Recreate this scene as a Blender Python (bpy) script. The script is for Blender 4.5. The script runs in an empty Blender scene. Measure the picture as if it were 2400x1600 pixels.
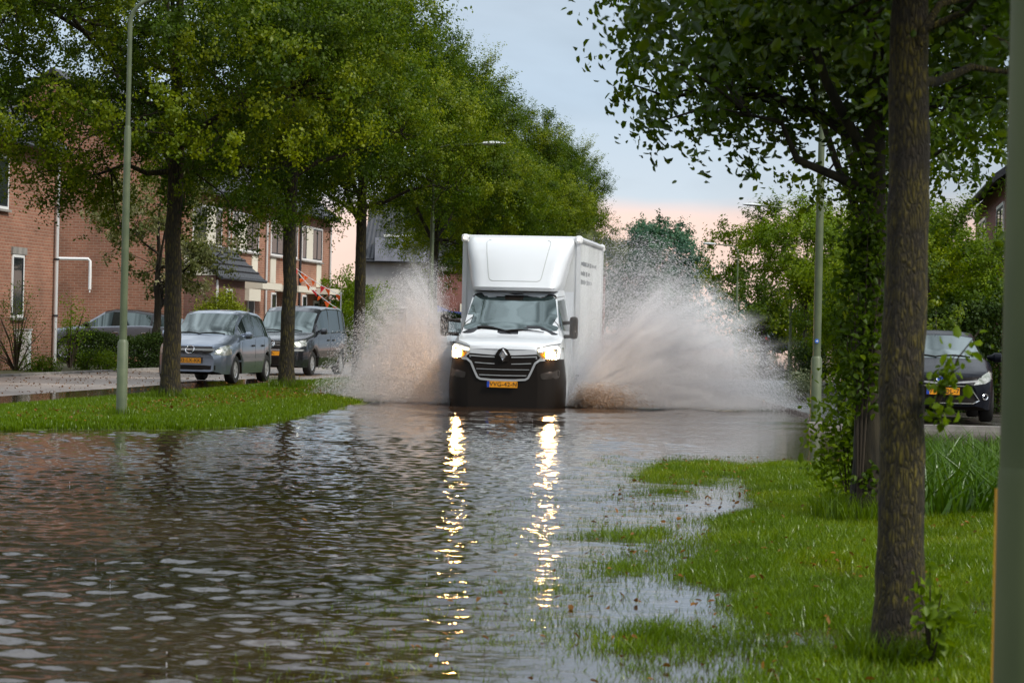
import bpy, math, random
import numpy as np
from mathutils import Vector, Matrix
from mathutils.bvhtree import BVHTree

S = bpy.context.scene
COL = S.collection
F = 5800.0            # focal length in pixels of the 2400 px wide photograph
CAMZ = 1.4
ROLL = 0.0227

# ------------------------------------------------------------------ camera
cam = bpy.data.cameras.new("camera"); camo = bpy.data.objects.new("camera", cam); COL.objects.link(camo)
camo.location = (0, 0, CAMZ); camo.rotation_euler = (math.pi/2, -ROLL, 0)
cam.lens = F/2400*36; cam.sensor_width = 36; cam.shift_y = -27/2400
cam.clip_start = 0.5; cam.clip_end = 6000
cam.dof.use_dof = True; cam.dof.focus_distance = 42; cam.dof.aperture_fstop = 8.0
S.camera = camo

# ------------------------------------------------------------------ world
SUN_EL, SUN_AZ = math.radians(42), math.radians(125)   # azimuth clockwise from +Y: behind the camera, to the right
W = bpy.data.worlds.new("World"); S.world = W; W.use_nodes = True
nt = W.node_tree; nt.nodes.clear()
def N(tree, t, **k):
    n = tree.nodes.new(t)
    for a, b in k.items(): setattr(n, a, b)
    return n
sky = N(nt, 'ShaderNodeTexSky', sky_type='NISHITA', sun_disc=False, sun_elevation=SUN_EL, sun_rotation=SUN_AZ)
sky.air_density = 1.2; sky.dust_density = 2.0
tc = N(nt, 'ShaderNodeTexCoord'); sp = N(nt, 'ShaderNodeSeparateXYZ')
nt.links.new(tc.outputs['Generated'], sp.inputs[0])
mp = N(nt, 'ShaderNodeMapping'); mp.inputs['Scale'].default_value = (1.6, 1.6, 9.0)
nt.links.new(tc.outputs['Generated'], mp.inputs['Vector'])
ns = N(nt, 'ShaderNodeTexNoise'); ns.inputs['Scale'].default_value = 2.6; ns.inputs['Detail'].default_value = 5; ns.inputs['Roughness'].default_value = .5
nt.links.new(mp.outputs[0], ns.inputs['Vector'])
# elevation disturbed by the cloud noise
ma = N(nt, 'ShaderNodeMath', operation='MULTIPLY_ADD'); ma.inputs[1].default_value = .05; ma.inputs[2].default_value = -.025
nt.links.new(ns.outputs['Fac'], ma.inputs[0])
ad = N(nt, 'ShaderNodeMath', operation='ADD'); nt.links.new(sp.outputs['Z'], ad.inputs[0]); nt.links.new(ma.outputs[0], ad.inputs[1])
cr = N(nt, 'ShaderNodeValToRGB'); e = cr.color_ramp.elements
e[0].position = 0.0; e[0].color = (.98, .70, .58, 1)
e[1].position = 1.0; e[1].color = (1.2, 1.3, 1.4, 1)
for p, c in ((.044, (.92, .68, .60, 1)), (.057, (.56, .64, .72, 1)), (.10, (.455, .565, .69, 1)), (.22, (.62, .70, .79, 1)), (.5, (1.0, 1.08, 1.15, 1))):
    x = cr.color_ramp.elements.new(p); x.color = c
nt.links.new(ad.outputs[0], cr.inputs[0])
# soft brighter and darker cloud masses
n2 = N(nt, 'ShaderNodeTexNoise'); n2.inputs['Scale'].default_value = 3.4; n2.inputs['Detail'].default_value = 6; n2.inputs['Distortion'].default_value = .4
m2 = N(nt, 'ShaderNodeMapping'); m2.inputs['Scale'].default_value = (1, 1, 2.6); m2.inputs['Location'].default_value = (3.1, .4, 1.7)
nt.links.new(tc.outputs['Generated'], m2.inputs['Vector']); nt.links.new(m2.outputs[0], n2.inputs['Vector'])
r2 = N(nt, 'ShaderNodeMapRange'); r2.inputs['From Min'].default_value = .35; r2.inputs['From Max'].default_value = .65; r2.inputs['To Min'].default_value = .74; r2.inputs['To Max'].default_value = 1.26
nt.links.new(n2.outputs['Fac'], r2.inputs['Value'])
# overhead the cloud deck is broken and strongly mottled
n4 = N(nt, 'ShaderNodeTexNoise'); n4.inputs['Scale'].default_value = 9; n4.inputs['Detail'].default_value = 6; n4.inputs['Distortion'].default_value = .6
nt.links.new(tc.outputs['Generated'], n4.inputs['Vector'])
r4 = N(nt, 'ShaderNodeMapRange'); r4.inputs['From Min'].default_value = .38; r4.inputs['From Max'].default_value = .62; r4.inputs['To Min'].default_value = .35; r4.inputs['To Max'].default_value = 1.75
nt.links.new(n4.outputs['Fac'], r4.inputs['Value'])
hz_ = N(nt, 'ShaderNodeMapRange'); hz_.inputs['From Min'].default_value = .18; hz_.inputs['From Max'].default_value = .5; nt.links.new(sp.outputs['Z'], hz_.inputs['Value'])
mxf = N(nt, 'ShaderNodeMix'); nt.links.new(hz_.outputs[0], mxf.inputs[0]); nt.links.new(r2.outputs[0], mxf.inputs[2]); nt.links.new(r4.outputs[0], mxf.inputs[3])
mm = N(nt, 'ShaderNodeVectorMath', operation='SCALE'); nt.links.new(cr.outputs['Color'], mm.inputs[0]); nt.links.new(mxf.outputs[0], mm.inputs['Scale'])
bg1 = N(nt, 'ShaderNodeBackground'); bg1.inputs['Strength'].default_value = .06; nt.links.new(sky.outputs[0], bg1.inputs['Color'])
bg2 = N(nt, 'ShaderNodeBackground'); bg2.inputs['Strength'].default_value = .95; nt.links.new(mm.outputs[0], bg2.inputs['Color'])
mx = N(nt, 'ShaderNodeMixShader'); mx.inputs[0].default_value = .85
nt.links.new(bg1.outputs[0], mx.inputs[1]); nt.links.new(bg2.outputs[0], mx.inputs[2])
wo = N(nt, 'ShaderNodeOutputWorld'); nt.links.new(mx.outputs[0], wo.inputs[0])

# ------------------------------------------------------------------ sun
sl = bpy.data.lights.new("sun", 'SUN'); sl.energy = 2.9; sl.angle = math.radians(12); sl.color = (1, .94, .83)
so = bpy.data.objects.new("sun", sl); COL.objects.link(so)
sd = Vector((math.sin(SUN_AZ)*math.cos(SUN_EL), math.cos(SUN_AZ)*math.cos(SUN_EL), math.sin(SUN_EL)))
so.rotation_euler = sd.to_track_quat('Z', 'Y').to_euler(); so.location = (20, -20, 40)

S.view_settings.view_transform = 'Standard'; S.view_settings.look = 'None'
S.view_settings.exposure = 0.18; S.view_settings.gamma = 1
S.render.engine = 'CYCLES'
S.cycles.use_denoising = True
S.cycles.max_bounces = 8; S.cycles.diffuse_bounces = 3; S.cycles.transmission_bounces = 4; S.cycles.transparent_max_bounces = 8
S.cycles.caustics_reflective = False; S.cycles.caustics_refractive = False
S.cycles.sample_clamp_indirect = 60; S.cycles.volume_bounces = 2; S.cycles.volume_step_rate = .6; S.cycles.volume_max_steps = 128

# ------------------------------------------------------------------ helpers
rng = np.random.default_rng(7)
def P(x, y, Y):
    xp = x+ROLL*(y-800); yp = y-ROLL*(x-1200)
    return Vector(((xp-1200)/F*Y, Y, CAMZ-(yp-773)/F*Y))
def PX(x, y, Y): return P(x, y, Y).x
DX = .134                                        # the road runs along (DX, 1)
HEAD = math.atan2(DX, 1)

def noise2(x, y, seed=0, octv=3):
    out = 0; amp = 1; tot = 0
    for o in range(octv):
        r = np.random.default_rng(seed+o).random((64, 64))
        xi = np.floor(x).astype(int); yi = np.floor(y).astype(int); fx = x-xi; fy = y-yi
        fx = fx*fx*(3-2*fx); fy = fy*fy*(3-2*fy)
        g = lambda a, b: r[a % 64, b % 64]
        v = (g(xi, yi)*(1-fx)+g(xi+1, yi)*fx)*(1-fy)+(g(xi, yi+1)*(1-fx)+g(xi+1, yi+1)*fx)*fy
        out = out+v*amp; tot += amp; amp *= .5; x = x*2.03+5.1; y = y*2.03+1.7
    return out/tot
def noise3(p, seed=0):
    r = np.random.default_rng(seed).random((32, 32, 32))
    i = np.floor(p).astype(int); f = p-i; f = f*f*(3-2*f); out = 0
    for a in (0, 1):
        for b in (0, 1):
            for c in (0, 1):
                w = (f[:, 0] if a else 1-f[:, 0])*(f[:, 1] if b else 1-f[:, 1])*(f[:, 2] if c else 1-f[:, 2])
                out = out+w*r[(i[:, 0]+a) % 32, (i[:, 1]+b) % 32, (i[:, 2]+c) % 32]
    return out

def tag(o, label=None, cat=None, group=None, kind=None):
    if label: o['label'] = label
    if cat: o['category'] = cat
    if group: o['group'] = group
    if kind: o['kind'] = kind
    return o
def empty(name, loc=(0, 0, 0), rz=0, label=None, cat=None, group=None, scale=1):
    o = bpy.data.objects.new(name, None); COL.objects.link(o); o.empty_display_size = .2
    o.location = loc; o.rotation_euler = (0, 0, rz); o.scale = (scale,)*3
    return tag(o, label, cat, group)
def link(name, me, mat=None, parent=None):
    if mat is not None: me.materials.append(mat)
    o = bpy.data.objects.new(name, me); COL.objects.link(o)
    if parent: o.parent = parent
    return o
def np_mesh(name, V, faces, smooth=False, attr=None):
    """faces: list of int arrays (n,k)"""
    me = bpy.data.meshes.new(name); V = np.asarray(V, np.float32)
    me.vertices.add(len(V)); me.vertices.foreach_set('co', V.ravel())
    faces = [np.asarray(f, np.int32) for f in faces if len(f)]
    li = np.concatenate([f.ravel() for f in faces]); tot = np.concatenate([np.full(len(f), f.shape[1], np.int32) for f in faces])
    st = np.concatenate([[0], np.cumsum(tot)[:-1]]).astype(np.int32)
    me.loops.add(len(li)); me.loops.foreach_set('vertex_index', li)
    me.polygons.add(len(tot)); me.polygons.foreach_set('loop_start', st)
    try: me.polygons.foreach_set('loop_total', tot)
    except Exception: pass
    if smooth: me.polygons.foreach_set('use_smooth', np.ones(len(tot), bool))
    if attr is not None:
        a = me.attributes.new('v', 'FLOAT', 'POINT'); a.data.foreach_set('value', np.asarray(attr, np.float32))
    me.update(calc_edges=True); me.validate()
    return me

class MB:
    def __init__(s): s.v = []; s.f = []
    def add(s, vs, fs):
        b = len(s.v); s.v += [tuple(v) for v in vs]; s.f += [tuple(i+b for i in f) for f in fs]; return s
    def box(s, a, b, bev=0):
        (x0, y0, z0), (x1, y1, z1) = a, b
        return s.add([(x0,y0,z0),(x1,y0,z0),(x1,y1,z0),(x0,y1,z0),(x0,y0,z1),(x1,y0,z1),(x1,y1,z1),(x0,y1,z1)],
            [(0,3,2,1),(4,5,6,7),(0,1,5,4),(1,2,6,5),(2,3,7,6),(3,0,4,7)])
    def tube(s, pts, rad, n=8, caps=True):
        pts = [Vector(p) for p in pts]; k = len(pts)
        if not hasattr(rad, '__len__'): rad = [rad]*k
        rings = []; u = None; vs = []
        for i, p in enumerate(pts):
            t = (pts[min(i+1, k-1)]-pts[max(i-1, 0)])
            if t.length < 1e-9: t = Vector((0, 0, 1))
            t.normalize()
            if u is None:
                u = t.cross(Vector((0, 0, 1)) if abs(t.z) < .9 else Vector((1, 0, 0))).normalized()
            else:
                u = (u-t*u.dot(t)); u = u.normalized() if u.length > 1e-6 else t.orthogonal().normalized()
            w = t.cross(u)
            for j in range(n):
                a = 2*math.pi*j/n; vs.append(p+(u*math.cos(a)+w*math.sin(a))*rad[i])
        fs = []
        for i in range(k-1):
            for j in range(n):
                a = i*n+j; b = i*n+(j+1) % n; fs.append((a, b, b+n, a+n))
        if caps: fs.append(tuple(range(n))[::-1]); fs.append(tuple((k-1)*n+j for j in range(n)))
        return s.add(vs, fs)
    def prism(s, poly, a, b, axis='y'):
        """poly of 2D points extruded from a to b along the axis; 2D points are the two other axes in order"""
        def q(p, t):
            return {'x': (t, p[0], p[1]), 'y': (p[0], t, p[1]), 'z': (p[0], p[1], t)}[axis]
        n = len(poly)
        return s.add([q(p, a) for p in poly]+[q(p, b) for p in poly],
            [tuple(range(n)), tuple(range(2*n-1, n-1, -1))]+[(i, (i+1) % n, (i+1) % n+n, i+n) for i in range(n)])
    def quad(s, a, b, c, d): return s.add([a, b, c, d], [(0, 1, 2, 3)])
    def build(s, name, mat, parent=None, smooth=False, bevel=0):
        me = bpy.data.meshes.new(name); me.from_pydata(s.v, [], s.f)
        import bmesh
        bm = bmesh.new(); bm.from_mesh(me); bmesh.ops.recalc_face_normals(bm, faces=bm.faces[:])
        bm.to_mesh(me); bm.free()
        if smooth: me.polygons.foreach_set('use_smooth', [True]*len(me.polygons))
        me.update()
        o = link(name, me, mat, parent)
        if bevel:
            m = o.modifiers.new('bevel', 'BEVEL'); m.width = bevel; m.segments = 2; m.limit_method = 'ANGLE'
        if smooth: sharp(me)
        return o
def sharp(me, ang=40):
    try: me.set_sharp_from_angle(angle=math.radians(ang))
    except Exception: pass

# ------------------------------------------------------------------ materials
def mat(name, col, rough=.6, metal=0, spec=None, coat=0, emit=None, estr=0, ior=None):
    m = bpy.data.materials.new(name); m.use_nodes = True; b = m.node_tree.nodes['Principled BSDF']
    b.inputs['Base Color'].default_value = (*col, 1); b.inputs['Roughness'].default_value = rough; b.inputs['Metallic'].default_value = metal
    if spec is not None: b.inputs['Specular IOR Level'].default_value = spec
    if coat: b.inputs['Coat Weight'].default_value = coat; b.inputs['Coat Roughness'].default_value = .05
    if ior: b.inputs['IOR'].default_value = ior
    if emit: b.inputs['Emission Color'].default_value = (*emit, 1); b.inputs['Emission Strength'].default_value = estr
    return m
def nodes(m): return m.node_tree, m.node_tree.nodes['Principled BSDF']
def noisy(m, c1, c2, scale=5, detail=4, bump=0, bscale=None, coord='Object', rough=None, stretch=(1, 1, 1), lo=.35, hi=.65, bdist=.02):
    t, b = nodes(m); c = N(t, 'ShaderNodeTexCoord'); mp_ = N(t, 'ShaderNodeMapping'); mp_.inputs['Scale'].default_value = stretch
    t.links.new(c.outputs[coord], mp_.inputs[0])
    n = N(t, 'ShaderNodeTexNoise'); n.inputs['Scale'].default_value = scale; n.inputs['Detail'].default_value = detail
    t.links.new(mp_.outputs[0], n.inputs['Vector'])
    r = N(t, 'ShaderNodeValToRGB'); r.color_ramp.elements[0].position = lo; r.color_ramp.elements[1].position = hi
    r.color_ramp.elements[0].color = (*c1, 1); r.color_ramp.elements[1].color = (*c2, 1)
    t.links.new(n.outputs['Fac'], r.inputs[0]); t.links.new(r.outputs[0], b.inputs['Base Color'])
    if rough:
        q = N(t, 'ShaderNodeMapRange'); q.inputs['To Min'].default_value, q.inputs['To Max'].default_value = rough
        t.links.new(n.outputs['Fac'], q.inputs['Value']); t.links.new(q.outputs[0], b.inputs['Roughness'])
    if bump:
        n3 = N(t, 'ShaderNodeTexNoise'); n3.inputs['Scale'].default_value = bscale or scale*4; n3.inputs['Detail'].default_value = 5
        t.links.new(mp_.outputs[0], n3.inputs['Vector'])
        bp = N(t, 'ShaderNodeBump'); bp.inputs['Strength'].default_value = bump; bp.inputs['Distance'].default_value = bdist
        t.links.new(n3.outputs['Fac'], bp.inputs['Height']); t.links.new(bp.outputs[0], b.inputs['Normal'])
    return m
def leaf_mat(name, c_dark, c_mid, c_light, trans=.35, rough=.45, gloss=.012):
    m = bpy.data.materials.new(name); m.use_nodes = True; t = m.node_tree; t.nodes.clear()
    a = N(t, 'ShaderNodeAttribute', attribute_name='v')
    r = N(t, 'ShaderNodeValToRGB'); r.color_ramp.elements[0].color = (*c_dark, 1); r.color_ramp.elements[1].color = (*c_light, 1)
    x = r.color_ramp.elements.new(.5); x.color = (*c_mid, 1)
    t.links.new(a.outputs['Fac'], r.inputs[0])
    d = N(t, 'ShaderNodeBsdfDiffuse'); tr = N(t, 'ShaderNodeBsdfTranslucent'); g = N(t, 'ShaderNodeBsdfGlossy'); g.inputs['Roughness'].default_value = rough
    g.inputs['Color'].default_value = (.9, .95, 1, 1)
    hs = N(t, 'ShaderNodeMixRGB', blend_type='MULTIPLY'); hs.inputs[0].default_value = 1; hs.inputs[2].default_value = (1.25, 1.25, .45, 1)
    t.links.new(r.outputs[0], hs.inputs[1]); t.links.new(r.outputs[0], d.inputs[0]); t.links.new(hs.outputs[0], tr.inputs[0])
    m1 = N(t, 'ShaderNodeMixShader'); m1.inputs[0].default_value = trans
    t.links.new(d.outputs[0], m1.inputs[1]); t.links.new(tr.outputs[0], m1.inputs[2])
    m2_ = N(t, 'ShaderNodeMixShader'); m2_.inputs[0].default_value = gloss
    t.links.new(m1.outputs[0], m2_.inputs[1]); t.links.new(g.outputs[0], m2_.inputs[2])
    o = N(t, 'ShaderNodeOutputMaterial'); t.links.new(m2_.outputs[0], o.inputs[0])
    return m
def brick_mat(name, c1, c2, mortar, row=.085, wid=.24):
    m = mat(name, c1, .85); t, b = nodes(m); c = N(t, 'ShaderNodeTexCoord'); s_ = N(t, 'ShaderNodeSeparateXYZ')
    t.links.new(c.outputs['Object'], s_.inputs[0])
    a = N(t, 'ShaderNodeMath', operation='ADD'); t.links.new(s_.outputs[0], a.inputs[0]); t.links.new(s_.outputs[1], a.inputs[1])
    cb = N(t, 'ShaderNodeCombineXYZ'); t.links.new(a.outputs[0], cb.inputs[0]); t.links.new(s_.outputs[2], cb.inputs[1])
    br = N(t, 'ShaderNodeTexBrick'); br.inputs['Scale'].default_value = 1; br.inputs['Brick Width'].default_value = wid; br.inputs['Row Height'].default_value = row
    br.inputs['Mortar Size'].default_value = .009; br.inputs['Mortar Smooth'].default_value = .4; br.inputs['Bias'].default_value = .1
    br.inputs['Color1'].default_value = (*c1, 1); br.inputs['Color2'].default_value = (*c2, 1); br.inputs['Mortar'].default_value = (*mortar, 1)
    t.links.new(cb.outputs[0], br.inputs['Vector'])
    n = N(t, 'ShaderNodeTexNoise'); n.inputs['Scale'].default_value = .9; n.inputs['Detail'].default_value = 6; t.links.new(c.outputs['Object'], n.inputs['Vector'])
    q = N(t, 'ShaderNodeMapRange'); q.inputs['From Min'].default_value = .3; q.inputs['From Max'].default_value = .7; q.inputs['To Min'].default_value = .72; q.inputs['To Max'].default_value = 1.15
    t.links.new(n.outputs['Fac'], q.inputs['Value'])
    v = N(t, 'ShaderNodeVectorMath', operation='SCALE'); t.links.new(br.outputs['Color'], v.inputs[0]); t.links.new(q.outputs[0], v.inputs['Scale'])
    t.links.new(v.outputs[0], b.inputs['Base Color'])
    bp = N(t, 'ShaderNodeBump'); bp.inputs['Strength'].default_value = .5; bp.inputs['Distance'].default_value = .01; bp.invert = True
    t.links.new(br.outputs['Fac'], bp.inputs['Height']); t.links.new(bp.outputs[0], b.inputs['Normal'])
    return m
def tile_mat(name, c, row=.32):
    m = mat(name, c, .55); t, b = nodes(m); co = N(t, 'ShaderNodeTexCoord')
    w = N(t, 'ShaderNodeTexWave', wave_type='BANDS', bands_direction='Z', wave_profile='SAW'); w.inputs['Scale'].default_value = 1/row/ (2*math.pi) * 6.28 * .5
    w.inputs['Distortion'].default_value = 0
    w2 = N(t, 'ShaderNodeTexWave', wave_type='BANDS', bands_direction='X'); w2.inputs['Scale'].default_value = 1.6
    t.links.new(co.outputs['Object'], w.inputs[0]); t.links.new(co.outputs['Object'], w2.inputs[0])
    a = N(t, 'ShaderNodeMath', operation='ADD'); t.links.new(w.outputs['Fac'], a.inputs[0]); t.links.new(w2.outputs['Fac'], a.inputs[1])
    bp = N(t, 'ShaderNodeBump'); bp.inputs['Strength'].default_value = .9; bp.inputs['Distance'].default_value = .05
    t.links.new(a.outputs[0], bp.inputs['Height']); t.links.new(bp.outputs[0], b.inputs['Normal'])
    n = N(t, 'ShaderNodeTexNoise'); n.inputs['Scale'].default_value = 3; t.links.new(co.outputs['Object'], n.inputs['Vector'])
    r = N(t, 'ShaderNodeMapRange'); r.inputs['To Min'].default_value = .6; r.inputs['To Max'].default_value = 1.4; t.links.new(n.outputs['Fac'], r.inputs['Value'])
    v = N(t, 'ShaderNodeVectorMath', operation='SCALE'); v.inputs[0].default_value = c; t.links.new(r.outputs[0], v.inputs['Scale']); t.links.new(v.outputs[0], b.inputs['Base Color'])
    return m

M = {}
M['leaf'] = leaf_mat('pear_leaf', (.012, .032, .001), (.062, .110, .001), (.23, .27, .003), .42)
M['leaf_near'] = leaf_mat('near_leaf', (.016, .042, .002), (.062, .112, .002), (.19, .24, .004), .48, .3, .03)
M['leaf_bright'] = leaf_mat('bright_leaf', (.045, .09, .001), (.12, .19, .003), (.24, .30, .006), .42)
M['leaf_dark'] = leaf_mat('hedge_leaf', (.012, .026, .004), (.028, .052, .008), (.06, .09, .015), .25)
M['leaf_blossom'] = leaf_mat('blossom_leaf', (.05, .07, .015), (.14, .15, .05), (.62, .58, .40), .3)
M['leaf_hazed'] = leaf_mat('far_leaf_hazed', (.03, .075, .05), (.05, .12, .075), (.08, .17, .09), .25)  # blue-green tint puts the distance haze into the leaf colour
M['bushleaf'] = leaf_mat('bush_leaf', (.10, .13, .006), (.20, .24, .01), (.30, .33, .02), .2)
M['weed'] = leaf_mat('weed_leaf', (.06, .08, .04), (.14, .17, .09), (.4, .42, .32), .2)
M['grass'] = leaf_mat('grass_blade', (.050, .085, .001), (.105, .180, .002), (.23, .27, .004), .35, .3, .02)
M['iris'] = leaf_mat('iris_blade', (.025, .06, .002), (.06, .13, .004), (.13, .20, .01), .3, .3, .03)
M['deadleaf'] = leaf_mat('fallen_leaf', (.09, .035, .008), (.22, .10, .02), (.40, .18, .04), .2)
def bark_mat(name, c_dark, c_brown, c_moss, sc=42, moss=(.40, .56)):
    m = mat(name, c_brown, .92); t, b = nodes(m); c = N(t, 'ShaderNodeTexCoord')
    mp_ = N(t, 'ShaderNodeMapping'); mp_.inputs['Scale'].default_value = (1, 1, .24); t.links.new(c.outputs['Object'], mp_.inputs[0])
    wn = N(t, 'ShaderNodeTexNoise'); wn.inputs['Scale'].default_value = sc*.5; wn.inputs['Detail'].default_value = 4; t.links.new(mp_.outputs[0], wn.inputs['Vector'])
    va = N(t, 'ShaderNodeVectorMath', operation='SCALE'); va.inputs['Scale'].default_value = .045; t.links.new(wn.outputs['Color'], va.inputs[0])
    vb = N(t, 'ShaderNodeVectorMath', operation='ADD'); t.links.new(mp_.outputs[0], vb.inputs[0]); t.links.new(va.outputs[0], vb.inputs[1])
    vo = N(t, 'ShaderNodeTexVoronoi', feature='DISTANCE_TO_EDGE'); vo.inputs['Scale'].default_value = sc; t.links.new(vb.outputs[0], vo.inputs['Vector'])
    cr_ = N(t, 'ShaderNodeMapRange'); cr_.inputs['From Max'].default_value = .38; t.links.new(vo.outputs[0], cr_.inputs['Value'])
    n_ = N(t, 'ShaderNodeTexNoise'); n_.inputs['Scale'].default_value = 6; n_.inputs['Detail'].default_value = 8; n_.inputs['Roughness'].default_value = .65; t.links.new(c.outputs['Object'], n_.inputs['Vector'])
    r_ = N(t, 'ShaderNodeValToRGB'); r_.color_ramp.elements[0].position, r_.color_ramp.elements[1].position = moss
    r_.color_ramp.elements[0].color = (*c_brown, 1); r_.color_ramp.elements[1].color = (*c_moss, 1); t.links.new(n_.outputs['Fac'], r_.inputs[0])
    mx_ = N(t, 'ShaderNodeMixRGB'); mx_.inputs[1].default_value = (*c_dark, 1); t.links.new(cr_.outputs[0], mx_.inputs[0]); t.links.new(r_.outputs[0], mx_.inputs[2])
    t.links.new(mx_.outputs[0], b.inputs['Base Color'])
    ad_ = N(t, 'ShaderNodeMath', operation='ADD'); t.links.new(cr_.outputs[0], ad_.inputs[0]); t.links.new(wn.outputs['Fac'], ad_.inputs[1])
    bp = N(t, 'ShaderNodeBump'); bp.inputs['Strength'].default_value = 1; bp.inputs['Distance'].default_value = .012; t.links.new(ad_.outputs[0], bp.inputs['Height']); t.links.new(bp.outputs[0], b.inputs['Normal'])
    return m
M['bark_moss'] = bark_mat('bark_mossy', (.012, .009, .005), (.038, .027, .014), (.115, .092, .008), 60)
M['bark'] = bark_mat('bark', (.008, .006, .004), (.030, .024, .012), (.07, .055, .008), 26)
M['bark_dark'] = noisy(mat('bark_dark', (.02, .015, .012), .95), (.006, .005, .003), (.03, .024, .012), 10, 6, .9, 20, stretch=(1, 1, .25), bdist=.02)
M['twig'] = mat('twig', (.035, .025, .015), .9)
M['soil'] = noisy(mat('soil', (.05, .035, .02), .9), (.02, .02, .008), (.06, .06, .015), 3, 6)
M['turf'] = noisy(mat('turf', (.05, .08, .01), .9), (.028, .045, .006), (.075, .11, .008), 1.4, 8, .6, 30)
M['post'] = noisy(mat('post_paint', (.16, .21, .13), .5), (.075, .100, .052), (.105, .130, .068), 5, 5)
M['post_near'] = noisy(mat('post_paint_mossy', (.10, .13, .05), .6), (.050, .070, .022), (.085, .105, .038), 2.2, 7, stretch=(1, 1, .5))
M['lamp_head'] = mat('lamp_head', (.55, .58, .6), .35)
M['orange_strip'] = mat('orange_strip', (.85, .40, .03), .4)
M['white'] = mat('white_paint', (.78, .79, .8), .45, coat=.3)
M['truck_white'] = mat('van_white_paint', (.64, .67, .71), .32, coat=.6)
M['box_white'] = noisy(mat('box_panel', (.6, .62, .64), .45), (.46, .47, .47), (.66, .68, .69), 1.6, 7, stretch=(1, 1, .25), lo=.3, hi=.6)
M['alu'] = mat('aluminium_rail', (.66, .67, .68), .4, .35)
M['cream'] = mat('cream_panel', (.66, .62, .53), .6)
M['greyframe'] = mat('dark_frame', (.02, .022, .028), .5)
M['black'] = mat('black_plastic', (.009, .006, .004), .45, spec=.25)
M['blackrub'] = mat('rubber', (.012, .012, .012), .8)
M['blackgloss'] = mat('gloss_black', (.01, .01, .012), .18)
M['chrome'] = mat('chrome', (.75, .76, .78), .18, 1)
M['satin'] = mat('satin_trim', (.55, .56, .57), .35, .6)
M['hub'] = mat('hubcap', (.5, .51, .53), .35, .6)
M['silverblue'] = mat('silver_blue_paint', (.23, .27, .34), .28, .8, coat=.8)
M['greymet'] = mat('grey_metallic_paint', (.045, .049, .06), .26, .8, coat=.8)
M['greysuv'] = mat('suv_grey_paint', (.20, .215, .25), .28, .7, coat=.8)
M['blackcar'] = mat('black_car_paint', (.005, .006, .010), .25, 0, .12)
M['navycar'] = mat('navy_car_paint', (.02, .028, .05), .3, .2, coat=1)
M['whitecar'] = mat('white_car_paint', (.55, .6, .62), .3, coat=.8)
M['beigecar'] = mat('beige_car_paint', (.5, .4, .36), .35, coat=.5)
M['plate'] = mat('plate_yellow', (.80, .32, .01), .45)
M['plateblue'] = mat('plate_blue', (.01, .06, .42), .45)
M['ink'] = mat('plate_ink', (.06, .03, .01), .6)
M['lightglass'] = noisy(mat('clear_lamp_glass', (.5, .52, .5), .12, .5), (.20, .22, .18), (.60, .60, .58), 9, 2)
M['redlamp'] = mat('red_lamp', (.5, .02, .03), .2)
M['emit_core'] = mat('headlight_beam', (1, .8, .5), .3, emit=(1, .50, .15), estr=560)
M['emit_drl'] = mat('daylight_strip', (1, .95, .85), .3, emit=(1, .80, .50), estr=7)
M['emit_marker'] = mat('marker_lamp', (1, .9, .8), .3, emit=(1, .80, .60), estr=2.2)
M['amber'] = mat('amber_reflector', (.75, .32, .03), .25, .4)
M['brick'] = brick_mat('orange_brick', (.335, .148, .092), (.265, .112, .07), (.35, .26, .19))
M['brick2'] = brick_mat('brown_brick', (.175, .080, .060), (.145, .066, .052), (.17, .115, .09))
M['brickred'] = brick_mat('red_brick', (.24, .095, .08), (.20, .08, .07), (.2, .12, .1))
M['rooftile'] = tile_mat('roof_tile', (.028, .03, .038))
M['roofgrey'] = noisy(mat('roof_grey', (.2, .21, .26), .6), (.17, .18, .22), (.24, .25, .3), 2)
M['render'] = noisy(mat('grey_render', (.34, .33, .33), .8), (.28, .27, .28), (.38, .37, .37), 1.5, 5)
M['concrete'] = noisy(mat('concrete', (.25, .23, .22), .8), (.16, .15, .14), (.30, .28, .26), 3, 6, .3)
M['asphalt'] = noisy(mat('wet_paving', (.12, .1, .095), .35), (.185, .150, .125), (.33, .275, .235), .9, 9, .35, 40, rough=(.22, .6))
M['darkasphalt'] = noisy(mat('wet_asphalt', (.04, .035, .03), .25), (.03, .026, .022), (.07, .06, .055), 1.2, 9, .3, 30, rough=(.1, .4))
M['orangeflag'] = mat('orange_cloth', (.85, .12, .01), .7)
M['redflag'] = mat('red_cloth', (.6, .02, .03), .7)
M['whitecloth'] = mat('white_cloth', (.75, .75, .75), .7)
M['bluetarp'] = mat('blue_tarp', (.13, .18, .62), .6)
def glass(name, c, ior=1.9, rough=.05):
    m = mat(name, c, rough, ior=ior); nodes(m)[1].inputs['Specular Tint'].default_value = (.82, .96, .95, 1); return m
M['glass'] = glass('tinted_car_glass', (.010, .018, .018), 2.35)
M['glass_side'] = glass('side_glass', (.012, .02, .02), 2.0)
M['winglass'] = glass('window_glass', (.02, .025, .03), 1.9)
M['curtain'] = mat('net_curtain', (.5, .5, .5), .8)
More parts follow.
